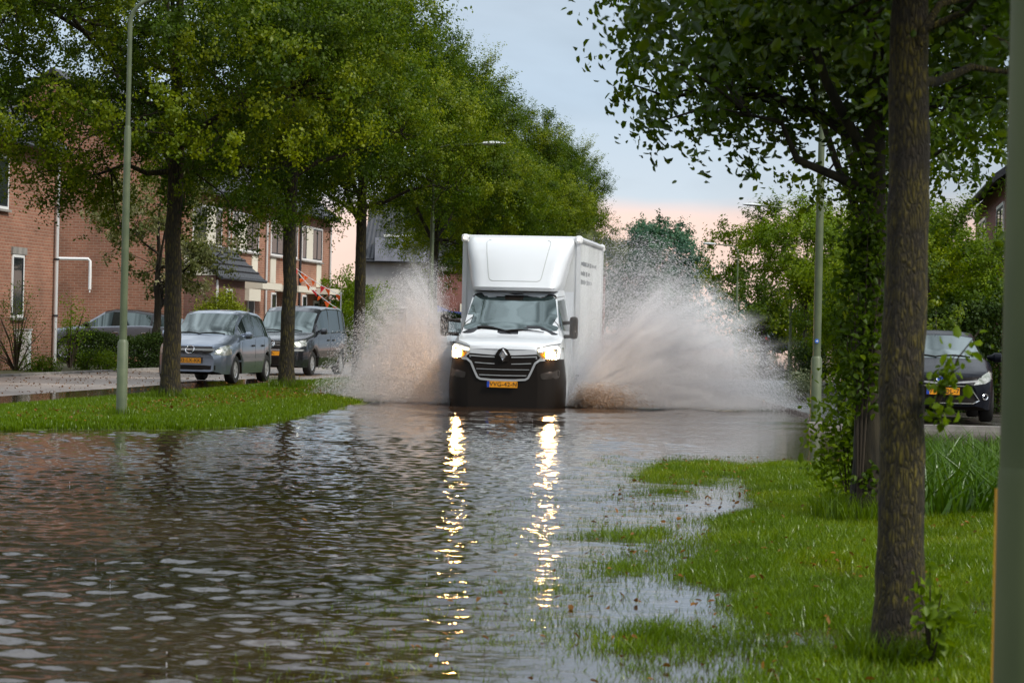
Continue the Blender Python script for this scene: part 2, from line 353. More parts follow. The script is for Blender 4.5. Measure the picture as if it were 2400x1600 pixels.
# droplets: bright little bodies that scatter light both ways
def spray_mat(name, c):
    m = bpy.data.materials.new(name); m.use_nodes = True; t = m.node_tree; t.nodes.clear()
    a = N(t, 'ShaderNodeAttribute', attribute_name='v')
    r = N(t, 'ShaderNodeValToRGB'); r.color_ramp.elements[0].color = (.36, .24, .13, 1); r.color_ramp.elements[1].color = (*c, 1); r.color_ramp.elements[1].position = .6
    t.links.new(a.outputs['Fac'], r.inputs[0])
    d = N(t, 'ShaderNodeBsdfDiffuse'); tr = N(t, 'ShaderNodeBsdfTranslucent'); mx_ = N(t, 'ShaderNodeMixShader'); mx_.inputs[0].default_value = .5
    t.links.new(r.outputs[0], d.inputs[0]); t.links.new(r.outputs[0], tr.inputs[0]); t.links.new(d.outputs[0], mx_.inputs[1]); t.links.new(tr.outputs[0], mx_.inputs[2])
    o = N(t, 'ShaderNodeOutputMaterial'); t.links.new(mx_.outputs[0], o.inputs[0]); return m
M['spray'] = spray_mat('spray_water', (.94, .94, .97))
# flood water
def water_mat():
    m = mat('flood_water', (.085, .05, .035), .015, ior=1.33); t, b = nodes(m)
    c = N(t, 'ShaderNodeTexCoord')
    n0 = N(t, 'ShaderNodeTexNoise'); n0.inputs['Scale'].default_value = .16; n0.inputs['Detail'].default_value = 3; t.links.new(c.outputs['Object'], n0.inputs['Vector'])
    r = N(t, 'ShaderNodeValToRGB'); r.color_ramp.elements[0].position = .35; r.color_ramp.elements[1].position = .65
    r.color_ramp.elements[0].color = (.016, .009, .004, 1); r.color_ramp.elements[1].color = (.045, .027, .016, 1)
    t.links.new(n0.outputs['Fac'], r.inputs[0]); t.links.new(r.outputs[0], b.inputs['Base Color'])
    n1 = N(t, 'ShaderNodeTexNoise'); n1.inputs['Scale'].default_value = 17; n1.inputs['Detail'].default_value = 3; n1.inputs['Roughness'].default_value = .5
    mp_ = N(t, 'ShaderNodeMapping'); mp_.inputs['Scale'].default_value = (.8, 1.5, 1); t.links.new(c.outputs['Object'], mp_.inputs[0]); t.links.new(mp_.outputs[0], n1.inputs['Vector'])
    bp = N(t, 'ShaderNodeBump'); bp.inputs['Strength'].default_value = .06; bp.inputs['Distance'].default_value = .02
    t.links.new(n1.outputs['Fac'], bp.inputs['Height']); t.links.new(bp.outputs[0], b.inputs['Normal'])
    return m
M['water'] = water_mat()

# ------------------------------------------------------------------ ground and water
gv = []
o = MB().quad((-1500, -60, -.22), (1500, -60, -.22), (1500, 3000, -.22), (-1500, 3000, -.22)).build('ground', M['soil']); tag(o, kind='structure')
# road bed under the flood
def strip(s0, s1, Y0, Y1, z, name, m, th=.02):
    o = MB().prism([(s0+DX*Y0, Y0), (s1+DX*Y0, Y0), (s1+DX*Y1, Y1), (s0+DX*Y1, Y1)], z-th, z, 'z').build(name, m); return tag(o, kind='structure')
strip(-9.6, -2.4, -10, 400, -.14, 'road', M['darkasphalt'])

def wave(X, Y):
    r = np.random.default_rng(3); h = np.zeros_like(X)
    for i in range(70):
        lam = .085*(7 ** r.random()); k = 2*math.pi/lam
        th = r.normal(math.pi/2-.1, .75); kx, ky = k*math.cos(th), k*math.sin(th)
        A = .0090*lam*(1.35 if lam < .25 else .7)
        h += A*np.sin(kx*X+ky*Y+r.random()*6.283)*(.35+1.3*noise2(X*.35+i*3.1, Y*.25+i*1.3, 40+i % 5, 1))
    return h*.34
xs = np.concatenate([np.arange(-24, -8, .5), np.arange(-8, 4.5, .034), np.arange(4.5, 40, .6)])
ys = [5.0]
while ys[-1] < 62: ys.append(ys[-1]+.020*max(1, ys[-1]/11)**1.3)
while ys[-1] < 420: ys.append(ys[-1]+ys[-1]*.03)
ys = np.array(ys); XX, YY = np.meshgrid(xs, ys)
sv = XX-DX*YY
amp = np.clip(1.05-(sv+2.6)/1.6, .10, 1)          # calm where the verge begins
amp *= np.interp(YY, [8, 14, 22, 40], [.9, .95, .72, .6])
amp *= np.clip(1.15-(YY-10)/70, .4, 1.1)*(.75+.5*np.clip((YY-9)/12, 0, 1))
ZZ = wave(XX, YY)*amp
# wake: low swell rings around the van
vx, vy = PX(1188, 948, 45), 45.0
dd = np.sqrt(((XX-vx)/1.0)**2+((YY-vy-1)/1.3)**2)
ZZ += .02*np.sin(dd*4.2)*np.exp(-((dd-3.2)/1.8)**2)
ZZ += .016*np.sin((YY-.25*XX)*2.6)*np.exp(-((YY-39.5)/2.5)**2)*np.clip(1-(sv+1)/1, 0, 1)*np.clip((sv+9)/2, 0, 1)
nx, ny = len(xs), len(ys); idx = np.arange(nx*ny).reshape(ny, nx)
Fq = np.stack([idx[:-1, :-1], idx[:-1, 1:], idx[1:, 1:], idx[1:, :-1]], -1).reshape(-1, 4)
o = link('flood_water', np_mesh('flood_water', np.stack([XX, YY, ZZ], -1).reshape(-1, 3), [Fq], True), M['water']); tag(o, kind='structure')

# terrain patches: side street, island, right verge, parking lot
def terrain(name, s0, s1, Y0, Y1, ds, dY, hf, m):
    s = np.arange(s0, s1+ds, ds); y = np.arange(Y0, Y1+dY, dY); Sg, Yg = np.meshgrid(s, y)
    Z = hf(Sg, Yg); i = np.arange(len(s)*len(y)).reshape(len(y), len(s))
    Fq = np.stack([i[:-1, :-1], i[:-1, 1:], i[1:, 1:], i[1:, :-1]], -1).reshape(-1, 4)
    return tag(link(name, np_mesh(name, np.stack([Sg+DX*Yg, Yg, Z], -1).reshape(-1, 3), [Fq], True), m), kind='structure')
def island_edge(Y):   # road-side edge of the island in s
    return np.interp(Y, [31.2, 32.2, 34, 38, 44, 51, 60, 400], [-10.4, -8.7, -8.15, -8.3, -8.8, -9.35, -9.5, -9.5])
def island_h(s, Y):
    e = island_edge(Y); d = np.minimum(np.minimum(e-s, (Y-31.4+.28*np.clip(-9-s, 0, 3))*.6), s+12.9)
    return -.08+.17*np.clip(d/.9+.42, 0, 1)**.7+.02*(noise2(s*1.3, Y*1.3, 5)-.5)
terrain('lawn', -13.0, -8.2, 30.4, 150, .1, .25, island_h, M['turf'])
strip(-19.0, -12.9, 28, 420, .075, 'side_street', M['asphalt'])
# kerb + pavement on the house side
strip(-19.15, -19.0, 28, 160, .13, 'kerb', M['concrete'], .12)
strip(-21.0, -19.15, 28, 160, .11, 'pavement', M['soil'], .08)
strip(-60, -21.0, 28, 160, .10, 'garden_ground', M['soil'], .08)
def verge_h(s, Y):
    e = np.interp(Y, [8, 10, 12.4, 16, 20, 24, 27.3, 28.6], [-1.5, -1.62, -1.88, -2.1, -2.25, -2.35, -2.3, -1.3])
    n = noise2(s*1.1+3, Y*.7+2, 21); dip = .060*np.exp(-((s+1.0)/.26)**2-((Y-21.5)/3.6)**2)+.012*np.exp(-((s+1.15)/.5)**2-((Y-13.6)/2.6)**2)
    d = np.minimum(s-e, (28.4-Y)*.8)
    return -.080+.082*np.clip(d/1.5, 0, 1)+.13*(n-.5)*np.clip(d/.4, 0, 1)+.03*np.clip((s-.6)/.8, 0, 1)-dip
terrain('verge', -3.1, 8, 6.5, 29.2, .07, .07, verge_h, M['turf'])
tag(MB().box((5.2, 38.4, -.1), (30, 75, .06)).build('parking_lot', M['darkasphalt']), kind='structure')
tag(MB().box((4.6, 38.0, -.1), (14, 38.25, .085)).build('parking_kerb', M['concrete']), kind='structure')

# ------------------------------------------------------------------ foliage generators
def leaves(C, size, rg, kind='diamond', up=.6, var=.25, vcl=None, aspect=.62, out=None, lv=.28):
    """C: (n,3) leaf positions -> verts, faces, attr"""
    n = len(C); nrm = rg.normal(size=(n, 3)); nrm[:, 2] += up
    if out is not None: nrm = nrm*.62+out*.95
    nrm = nrm+0; nrm /= np.linalg.norm(nrm, axis=1)[:, None]
    a = rg.normal(size=(n, 3)); a[:, 2] -= .4; a -= nrm*(a*nrm).sum(1)[:, None]; a /= np.linalg.norm(a, axis=1)[:, None]+1e-9
    b = np.cross(nrm, a); L = size*(1+var*rg.normal(size=n)).clip(.4, 1.8)[:, None]; Wd = L*aspect
    v = rg.random(n)*lv+(vcl if vcl is not None else .22)
    if kind == 'diamond':
        V = np.stack([C, C+a*L*.5+b*Wd*.5+nrm*L*.1, C+a*L, C+a*L*.5-b*Wd*.5+nrm*L*.1], 1).reshape(-1, 3)
        Fc = [np.arange(n*4).reshape(n, 4)]; k = 4
    else:
        V = np.stack([C, C+a*L*.28+b*Wd*.46+nrm*L*.12, C+a*L*.7+b*Wd*.40+nrm*L*.10, C+a*L-nrm*L*.08, C+a*L*.7-b*Wd*.40+nrm*L*.10, C+a*L*.28-b*Wd*.46+nrm*L*.12], 1).reshape(-1, 3)
        base = np.arange(n)[:, None]*6
        Fc = [np.concatenate([base+np.array([[0, 1, 2, 3]]), base+np.array([[0, 3, 4, 5]])])]; k = 6
    return V, Fc, np.repeat(v.clip(0, 1), k)
def crown_clusters(rg, n, c, R, seed, thr=.42, pw=.55, fr=.8, lobes=0, taper=.6):
    out = []; c = np.array(c); R = np.array(R)
    if lobes:
        d = rg.normal(size=(lobes, 3)); d /= np.linalg.norm(d, axis=1)[:, None]
        d = d*(.45+.50*rg.random(lobes)**.6)[:, None]; size = .17+.12*rg.random(lobes)
        pr = size**2.2; k = rg.choice(lobes, n, p=pr/pr.sum())
        q = rg.normal(size=(n, 3)); q /= np.linalg.norm(q, axis=1)[:, None]; q *= (rg.random(n)**.4)[:, None]; q[:, 2] *= .62; q[:, 2] -= .25*(q[:, 0]**2+q[:, 1]**2)
        d[:, :2] *= (1-taper*np.clip(d[:, 2], 0, 1))[:, None]
        Pq = c+(d[k]+q*size[k][:, None]*1.65)*R
        return Pq, (rg.random(lobes)-.5)[k]
    while sum(len(x) for x in out) < n:
        d = rg.normal(size=(n*2, 3)); d /= np.linalg.norm(d, axis=1)[:, None]; r = rg.random(n*2)**pw
        # lumpy outline
        lump = .74+.5*noise3(d*2.1+seed*1.7+20, seed)
        p = c+d*r[:, None]*R*lump[:, None]
        k = noise3((p+50)*fr, seed+3) > thr*(.55+.45*r)
        out.append(p[k])
    return np.concatenate(out)[:n]
def tree_meshes(name, seed, trunk, crown_c, crown_R, n_cl, per, lsize, r0=.15, kind='diamond', cl_r=.34, pw=.5, thr=.42, mleaf=None, mbark=None, lean=(0, 0), limbs=11, wob=.035, fork_z=None, extra=None, up=.6, vbias=.0, fr=.8, lobes=0, lr=.42):
    """returns (trunk mesh, crown mesh); origin at the trunk foot"""
    rg = np.random.default_rng(seed); h = trunk; b = MB(); cc = Vector(crown_c)
    fz = fork_z or h
    pts = []; rad = []; nseg = 16; top = cc.z+crown_R[2]*.45
    for i in range(nseg+1):
        z = top*i/nseg; w = wob*math.sin(i*1.3+seed)+wob*.5*math.sin(i*2.9+seed*2)
        pts.append((lean[0]*z+w*min(1, i/3), lean[1]*z+w*.6, z-.12 if i == 0 else z))
        t = z/top; rad.append(r0*(1.45 if i == 0 else 1.06 if i == 1 else 1)*(1-.18*min(1, z/fz)) if z < fz else max(.02, r0*.82*(1-(z-fz)/(top-fz+.01))**.8))
    pts2 = []; rad2 = []     # finer trunk for an uneven outline
    for i in range(len(pts)-1):
        for q in (0, .33, .66):
            p = Vector(pts[i]).lerp(Vector(pts[i+1]), q); pts2.append(p); rad2.append((rad[i]*(1-q)+rad[i+1]*q)*(1+.03*math.sin(i*5.1+q*9+seed)))
    pts2.append(Vector(pts[-1])); rad2.append(rad[-1])
    b.tube(pts2, rad2, 14)
    if lobes: C, lv = crown_clusters(rg, n_cl, crown_c, crown_R, seed, thr, pw, fr, lobes)
    else: C = crown_clusters(rg, n_cl, crown_c, crown_R, seed, thr, pw, fr); lv = np.zeros(n_cl)
    if extra is not None: C = np.concatenate([C, extra])
    # limbs
    lim = []; outer = np.argsort(-np.linalg.norm((C-np.array(crown_c))/np.array(crown_R), axis=1))
    for k in range(limbs):
        tgt = Vector(C[outer[int(rg.integers(0, len(C)//2))]])
        z0 = fz*(.92+.1*rg.random())+(top-fz)*.55*k/limbs; z0 = min(z0, tgt.z+.2) if tgt.z > fz*.9 else fz*.95
        s = Vector((lean[0]*z0, lean[1]*z0, z0)); mid = s.lerp(tgt, .5)+Vector((0, 0, .12*(tgt-s).length*(1 if rg.random() < .7 else -.3)))
        pp = [s, s.lerp(mid, .5)+Vector(rg.normal(size=3)*.06), mid, mid.lerp(tgt, .5)+Vector(rg.normal(size=3)*.1), tgt]
        rr = r0*(lr-.15*k/limbs); b.tube(pp, [rr, rr*.8, rr*.6, rr*.38, rr*.12], 7, False); lim += [(pp[i].lerp(pp[i+1], q)) for i in range(1, 4) for q in (0, .5)]
    L = np.array([tuple(p) for p in lim])
    for c in C[::2]:
        j = np.argmin(((L-c)**2).sum(1)); s = Vector(L[j])
        if (s-Vector(c)).length > .42*min(crown_R): continue
        s = s; t = Vector(c)
        m_ = s.lerp(t, .5)+Vector(rg.normal(size=3)*.08); b.tube([s, m_, t], [.018, .012, .005], 4, False)
    # leaves in flattened sprays
    nl = n_cl if extra is None else len(C)
    ci = np.repeat(np.arange(nl), per)
    ntw = 9; cn = (C-np.array(crown_c))/np.array(crown_R)
    td = rg.normal(size=(nl, ntw, 3))*.75+cn[:, None, :]*1.0+np.array([0, 0, .30]); td /= np.linalg.norm(td, axis=2)[:, :, None]
    tl = cl_r*(.7+1.5*rg.random((nl, ntw))**1.5); tw = rg.integers(0, ntw, len(ci)); tq = rg.random(len(ci))**.75
    off = td[ci, tw]*(tl[ci, tw]*tq)[:, None]+rg.normal(size=(len(ci), 3))*(.035+.10*cl_r*(1-tq))[:, None]; Pt = C[ci]+off
    cv = (.12+.28*rg.random(nl)+.46*lv+vbias)[ci]+.22*tq*rg.random((nl, ntw))[ci, tw]
    ov = off/(np.linalg.norm(off, axis=1)[:, None]+1e-6)*.8+(C[ci]-np.array(crown_c))/np.array(crown_R)*.7
    V, Fc, at = leaves(Pt, lsize, rg, kind, up, vcl=cv, out=ov)
    t = MB(); tm = bpy.data.meshes.new(name+'_trunk'); tm.from_pydata(b.v, [], b.f); tm.polygons.foreach_set('use_smooth', [True]*len(tm.polygons)); tm.update()
    tm.materials.append(mbark or M['bark'])
    cm = np_mesh(name+'_crown', V, Fc, False, at); cm.materials.append(mleaf or M['leaf'])
    return tm, cm
def place_tree(name, meshes, loc, rz=0, scale=1, label='', group=None, cat='tree'):
    e_ = empty(name, loc, rz, label, cat, group, scale)
    link('trunk', meshes[0], None, e_); link('crown', meshes[1], None, e_); return e_

# ---- the avenue on the left island
A = [tree_meshes('avenue%d' % i, 11+i, 4.0, (0, 0, 6.7), (2.75, 2.75, 3.45), 680, 230, .058, .15, cl_r=.36, pw=.45, thr=.38, vbias=.05, wob=.02, lobes=46) for i in range(3)]
A0 = tree_meshes('avenue_first', 17, 4.0, (-.9, 0, 7.2), (5.2, 4.4, 3.7), 1300, 220, .060, .155, cl_r=.36, vbias=.02, wob=.015, limbs=15, lobes=75)
spots = [(42, 'with the thickest trunk, beside the front lamp post'), (50.6, 'second, its trunk before the dark grey van'),
         (58.8, 'third, its trunk veiled by the left spray'), (68.7, 'fourth, behind the second lamp post')]
YT = [(42, -5.77), (50.6, -4.58), (58.6, -3.62), (68.2, -2.2), (77, -1.12), (86, .1), (95, 1.3)]
for i, (y, x) in enumerate(YT):
    lab = ('green avenue tree on the island, ' + spots[i][1]) if i < 4 else \
        'green avenue tree on the island, %s in the row behind the box truck' % ['first', 'second', 'last'][i-4]
    place_tree('avenue_tree', A0 if i == 0 else A[i % 3], (x, y, .05), (i*2.1 if i else 0), (1, 1.02, .98, .95, .92, .90, .92)[i], lab, 'avenue trees in a row on the left island')

# ---- right-hand roadside trees (near ones with real leaf outlines)
rg = np.random.default_rng(91)
ext = np.concatenate([np.array([[-1.0-.5*rg.random(), -.4+rg.random()*1.5, 1.35+.5*rg.random()+1.0] for _ in range(14)])])
T1 = tree_meshes('near1', 31, 2.7, (-.15, .3, 4.2), (2.0, 1.9, 1.75), 540, 60, .062, .105, 'ovate', .24, .6, .36, M['leaf_near'], M['bark_moss'], (-.002, 0), 12, .008, 2.6, None, .4, lr=.27)
place_tree('roadside_tree', T1, (1.70, 10.7, -.02), 0, 1, 'mossy tree trunk nearest the camera with leafy branches hanging over the verge', 'roadside trees on the right verge')
T2 = tree_meshes('near2', 47, 2.6, (-.0, 0, 4.95), (2.75, 2.6, 2.35), 900, 80, .068, .115, 'ovate', .27, .55, .40, M['leaf_near'], M['bark_dark'], (0, 0), 14, .02, 2.5, None, .4)
place_tree('roadside_tree', T2, (2.72, 18.8, -.02), 1.1, 1, 'dark roadside tree standing just behind the mossy one, shoots round its foot', 'roadside trees on the right verge')
T3 = tree_meshes('near3', 53, 3.0, (0, 0, 5.2), (2.5, 2.5, 2.4), 420, 80, .08, .12, 'diamond', .3, .5, .40, M['leaf'], M['bark_dark'], (0, 0), 12, .03, 2.7)
place_tree('roadside_tree', T3, (3.95, 27.5, -.02), .4, 1, 'third roadside tree on the right, crown seen between the two near trunks and the sky', 'roadside trees on the right verge')

# ---- other trees
B1 = tree_meshes('bushy1', 61, 1.2, (0, 0, 3.0), (2.2, 2.2, 2.5), 330, 90, .085, .09, cl_r=.3, mleaf=M['leaf_bright'], lobes=30)
B2 = tree_meshes('bushy2', 67, 1.0, (0, 0, 2.7), (2.0, 2.0, 2.5), 300, 90, .085, .09, cl_r=.3, mleaf=M['leaf'], lobes=26, vbias=.05)
B3 = tree_meshes('bushy3', 69, 2.1, (0, 0, 4.0), (2.1, 2.0, 1.7), 300, 110, .08, .09, cl_r=.3, mleaf=M['leaf_bright'], lobes=26)
for i, (x, y, sc, mm_, lab) in enumerate([
    (9.1, 58, .88, B1, 'yellow-green leafy tree right behind the green post on the right'),
    (8.9, 63, .66, B2, 'low dark shrubby tree at the water edge left of the green post'),
    (10.95, 70, 1.08, B1, 'tall bright leafy tree filling the gap above the far parked hatchback'),
    (11.5, 84, .98, B2, 'darker leafy tree just behind the bright one on the right road edge'),
    (9.25, 78, 1.0, B3, 'leafy tree reaching left over the far parked hatchback'),
    (8.0, 47.5, .80, B2, 'dense dark tree behind the black hatchback, beside the nearest post'),
    (9.6, 49.5, .70, B1, 'bright-topped leafy tree behind the black hatchback under the tiled roof'),
    (7.45, 46.8, .75, B2, 'dark tree between the two right trunks and the black hatchback'),
    (13.4, 132, 1.7, B2, 'far tree rising behind the right-hand trees under the pink sky'),
]):
    place_tree('leafy_tree', mm_, (x, y, 0), i*1.7, sc, lab, 'leafy trees on the right side of the street')
FT = tree_meshes('far', 71, 3, (0, 0, 6.2), (3.7, 3.7, 4.0), 420, 110, .16, .2, cl_r=.5, mleaf=M['leaf_hazed'], lobes=34)
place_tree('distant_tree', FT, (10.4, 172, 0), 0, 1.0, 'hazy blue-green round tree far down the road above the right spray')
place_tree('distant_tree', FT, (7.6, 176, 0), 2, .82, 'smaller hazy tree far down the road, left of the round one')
BL = tree_meshes('blossom', 83, 1.6, (0, 0, 4.1), (2.3, 2.1, 2.3), 210, 70, .09, .13, cl_r=.24, lobes=34, mleaf=M['leaf_blossom'], mbark=M['bark_dark'], thr=.45, limbs=12, fork_z=1.5)
place_tree('blossom_tree', BL, (PX(368, 780, 71), 71, .1), .5, 1, 'small tree with cream blossom and dark forked trunk before the gable wall')
BR = tree_meshes('sparse', 88, 1.0, (0, 0, 2.6), (1.0, 1.0, 2.0), 70, 20, .06, .03, cl_r=.2, mleaf=M['leaf'], thr=.3)
place_tree('young_birch', BR, (10.5, 128, 3.2), 0, 1, 'thin wispy treetop beside the far street lamp') if False else None

def bush(name, loc, R, n, size, m, label, seed, cat='bush', group=None, kind_='diamond', stems=6, per=30, up=.5, flat=False, h0=.0, pw=.4, jit=.11, sr=.025):
    rg_ = np.random.default_rng(seed); ncl = max(8, n//per)
    C = crown_clusters(rg_, ncl, (0, 0, R[2]*(.5 if not flat else .5)+h0), (R[0], R[1], R[2]*.55), seed, .3 if pw > .3 else 0, pw, 1.5)
    C[:, 2] = C[:, 2].clip(.05, None); ci = np.repeat(np.arange(ncl), per)
    Pt = C[ci]+rg_.normal(size=(len(ci), 3))*jit; Pt[:, 2] = Pt[:, 2].clip(.02, None)
    V, Fc, at = leaves(Pt, size, rg_, kind_, up, vcl=(.1+.3*rg_.random(ncl))[ci])
    me = np_mesh(name, V, Fc, False, at)
    e_ = empty(name, loc, rg_.random()*6, label, cat, group)
    link('foliage', me, m, e_); b = MB()
    for k in range(stems):
        t = C[rg_.integers(0, ncl)]; b.tube([(0, 0, -.05), (t[0]*.4, t[1]*.4, t[2]*.55), tuple(t)], [sr, sr*.7, .004], 5, False)
    b.build('stem', M['twig'], e_, True); return e_
bush('round_bush', (PX(523, 745, 75.5), 75.5, .1), (.78, .78, 2.0), 26000, .06, M['bushleaf'], 'clipped yellow-green dome bush behind the silver-blue car', 101, pw=.15)
bush('garden_bush', (PX(40, 830, 61.5), 61.5, .1), (1.1, .8, 2.2), 2600, .045, M['leaf'], 'straggly half-bare garden bush below the brick house at the far left edge', 102, stems=26)
bush('garden_bush', (PX(165, 840, 66.5), 66.5, .1), (.75, .6, 1.9), 1500, .055, M['leaf_bright'], 'loose green shrub in front of the grey suv bonnet', 103, stems=14)
bush('garden_bush', (PX(245, 850, 64.5), 64.5, .1), (.32, .3, .5), 1300, .05, M['leaf_bright'], 'small bright green plant at the foot of the low hedge', 104)
bush('garden_bush', (PX(200, 856, 64.2), 64.2, .1), (.3, .3, .42), 1000, .05, M['leaf'], 'small dark green plant left of the bright one at the hedge foot', 105)
bush('garden_bush', (PX(95, 870, 61), 61, .1), (.5, .3, .3), 1500, .05, M['leaf'], 'low green clump by the kerb below the corner downspout', 106)
bush('garden_bush', (PX(772, 745, 76), 76, .1), (.3, .3, .5), 700, .05, M['leaf'], 'small dark bush by the front door between the two parked cars', 107)
for x_, Yb, Rb, lab in ((812, 100, (1.5, 1.2, 3.6), 'tall green shrub past the end of the brick row, behind the bunting'),
                        (860, 104, (1.3, 1.2, 3.0), 'green shrub behind the left spray, right of the tall one'),
                        (800, 92, (.8, .8, 1.9), 'yellow-green shrub just behind the dark grey van')):
    bush('street_shrub', (PX(x_, 760, Yb), Yb, .1), Rb, 9000, .1, M['leaf_bright'], lab, int(x_), group='shrubs past the brick row')
bush('verge_shrub', (2.70, 19.6, -.03), (.13, .3, 1.2), 1900, .055, M['leaf_bright'], 'leafy shoots sprouting round the foot of the dark roadside tree', 110, 'shrub', None, 'ovate', 12, jit=.07, sr=.009)
bush('verge_shrub', (2.64, 18.62, -.03), (.17, .12, 3.1), 2000, .055, M['leaf'], 'tall leafy shoots climbing up against the dark roadside tree', 111, 'shrub', None, 'ovate', 7, jit=.07, sr=.009)
bush('waterside_weed', (PX(1880, 905, 52), 52, 0), (.36, .3, .75), 1400, .05, M['weed'], 'pale seeding weeds at the water edge left of the green post', 112, 'weed', stems=18)
bush('waterside_shrub', (PX(1893, 850, 62), 62, 0), (.5, .5, 1.4), 4000, .06, M['leaf_dark'], 'dark shrub overhanging the water beside the far parked hatchback', 113, 'shrub')

def hedge(name, a, b, w, h, n, size, m, label, seed):
    rg_ = np.random.default_rng(seed); a = Vector(a); b = Vector(b); d = (b-a); L = d.length; u = d.normalized(); v = Vector((-u.y, u.x, 0))
    t = rg_.random(n)*L; face = rg_.random(n); q = np.where(face < .45, -w/2, np.where(face < .6, w/2, (rg_.random(n)-.5)*w)); z = np.where(face < .6, rg_.random(n)*h, h)
    q = q+rg_.normal(size=n)*.06; z = (z+rg_.normal(size=n)*.06+.08*np.sin(t*3)).clip(.03, None)
    Pt = np.array(a)[None]+t[:, None]*np.array(u)[None]+q[:, None]*np.array(v)[None]+np.stack([0*z, 0*z, z], 1)
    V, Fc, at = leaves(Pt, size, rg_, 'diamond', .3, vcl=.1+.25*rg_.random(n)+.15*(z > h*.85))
    e_ = empty(name, a, 0, label, 'hedge'); V = V-np.array(a)[None]
    link('foliage', np_mesh(name, V, Fc, False, at), m, e_)
    A_ = Vector((0, 0, 0)); B_ = b-a
    for s_ in np.linspace(0, 1, max(3, int(L/.5))):
        p = A_.lerp(B_, s_); MB().tube([p, p+Vector((.05, 0, h*.8))], [.03, .01], 5, False).build('stem', M['twig'], e_)
    return e_
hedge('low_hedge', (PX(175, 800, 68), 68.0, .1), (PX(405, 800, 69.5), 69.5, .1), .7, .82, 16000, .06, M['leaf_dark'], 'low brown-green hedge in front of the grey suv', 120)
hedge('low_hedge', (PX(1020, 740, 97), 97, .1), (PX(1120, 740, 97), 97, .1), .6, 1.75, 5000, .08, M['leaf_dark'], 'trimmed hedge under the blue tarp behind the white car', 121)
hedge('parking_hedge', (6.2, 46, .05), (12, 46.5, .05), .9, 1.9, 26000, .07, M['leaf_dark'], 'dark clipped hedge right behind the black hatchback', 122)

# distant treeline: uncountable mass at the end of the road
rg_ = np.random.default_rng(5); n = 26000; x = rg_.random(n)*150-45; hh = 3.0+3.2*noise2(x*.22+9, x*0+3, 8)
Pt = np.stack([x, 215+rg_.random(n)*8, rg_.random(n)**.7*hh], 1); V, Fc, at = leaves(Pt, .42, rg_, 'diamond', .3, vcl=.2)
tag(link('distant_treeline', np_mesh('distant_treeline', V, Fc, False, at), M['leaf_hazed']), 'hazy line of distant trees closing the end of the street', 'treeline', kind='stuff')

rg_ = np.random.default_rng(15); n = 14000; x = rg_.random(n)*120-60; hh = 6.0+5*noise2(x*.12+9, x*0+3, 18)  # trees out of view behind the camera, added to darken car reflections
Pt = np.stack([x, -48-rg_.random(n)*6, rg_.random(n)**.8*hh], 1); V, Fc, at = leaves(Pt, .7, rg_, 'diamond', .3, vcl=.2)
tag(link('distant_treeline', np_mesh('distant_treeline', V, Fc, False, at), M['leaf']), 'unseen line of trees behind the viewpoint, added to darken reflections in the cars', 'treeline', kind='stuff')
# ------------------------------------------------------------------ grass
def blades(Px, Py, Pz, h, w, rg_, lean=.5, seg=2, v0=.2):
    n = len(Px); th = rg_.random(n)*6.283; ph = rg_.random(n)*6.283; H = h*(.55+.75*rg_.random(n)); Wd = w*(.6+.8*rg_.random(n))
    bx = np.cos(th)*Wd/2; by = np.sin(th)*Wd/2; lx = np.cos(ph)*lean*H*rg_.random(n); ly = np.sin(ph)*lean*H*rg_.random(n)
    B0 = np.stack([Px-bx, Py-by, Pz], 1); B1 = np.stack([Px+bx, Py+by, Pz], 1)
    M0 = np.stack([Px-bx*.7+lx*.35, Py-by*.7+ly*.35, Pz+H*.55], 1); M1 = np.stack([Px+bx*.7+lx*.35, Py+by*.7+ly*.35, Pz+H*.55], 1)
    T = np.stack([Px+lx, Py+ly, Pz+H*(1-.15*rg_.random(n))], 1)
    V = np.stack([B0, B1, M1, M0, T], 1).reshape(-1, 3); i = np.arange(n)[:, None]*5
    return V, [i+np.array([[0, 1, 2, 3]]), i+np.array([[3, 2, 4]])], np.repeat((rg_.random(n)*.42+v0).clip(0, 1), 5)
def grass_obj(name, s, Y, z, h, w, rg_, m, label, lean=.5, v0=.2):
    V, Fc, at = blades(s+DX*Y, Y, z, h, w, rg_, lean, v0=v0)
    return tag(link(name, np_mesh(name, V, Fc, False, at), m), label, 'grass', kind='stuff')
rg_ = np.random.default_rng(6)
n = 300000; Y = 30.8+rg_.random(n)**1.7*52; s = -12.95+rg_.random(n)*4.9; z = island_h(s, Y); k = z > .0
grass_obj('island_grass', s[k], Y[k], z[k]-.01, .075, .016, rg_, M['grass'], 'bright wet grass growing on the left island between the two roads')
n = 620000; Y = 7.5+rg_.random(n)**.9*21.2; s = -2.7+rg_.random(n)*6.0; z = verge_h(s, Y)
den = noise2(s*2.7+7, Y*1.9, 77, 3); k = (z > -.10) & (np.clip((z+.10+.09*(den-.5))/.085, 0, 1)**1.6 > rg_.random(n)) & (s+DX*Y < 4.7)
s, Y, z = s[k], Y[k], z[k]
V, Fc, at = blades(s+DX*Y, Y, np.maximum(z, -.05)-.01, .076, .0072, rg_, .8, v0=-.10+.75*noise2(s*1.7, Y*1.3, 31))
tag(link('verge_grass', np_mesh('verge_grass', V, Fc, False, at), M['grass']), 'half-drowned grass of the right verge standing out of the water', 'grass', kind='stuff')
# tall iris-like leaves behind the near trunk
n = 5200; Y = 19+rg_.random(n)*7; x = 2.95+rg_.random(n)*2.4+(Y-19)*.13
V, Fc, at = blades(x, Y, np.full(n, -.02), .46, .026, rg_, 1.15, v0=.25)
tag(link('tall_grass', np_mesh('tall_grass', V, Fc, False, at), M['iris']), 'tall strap-leaved waterside plants between the near trunk and post', 'tall grass', kind='stuff')
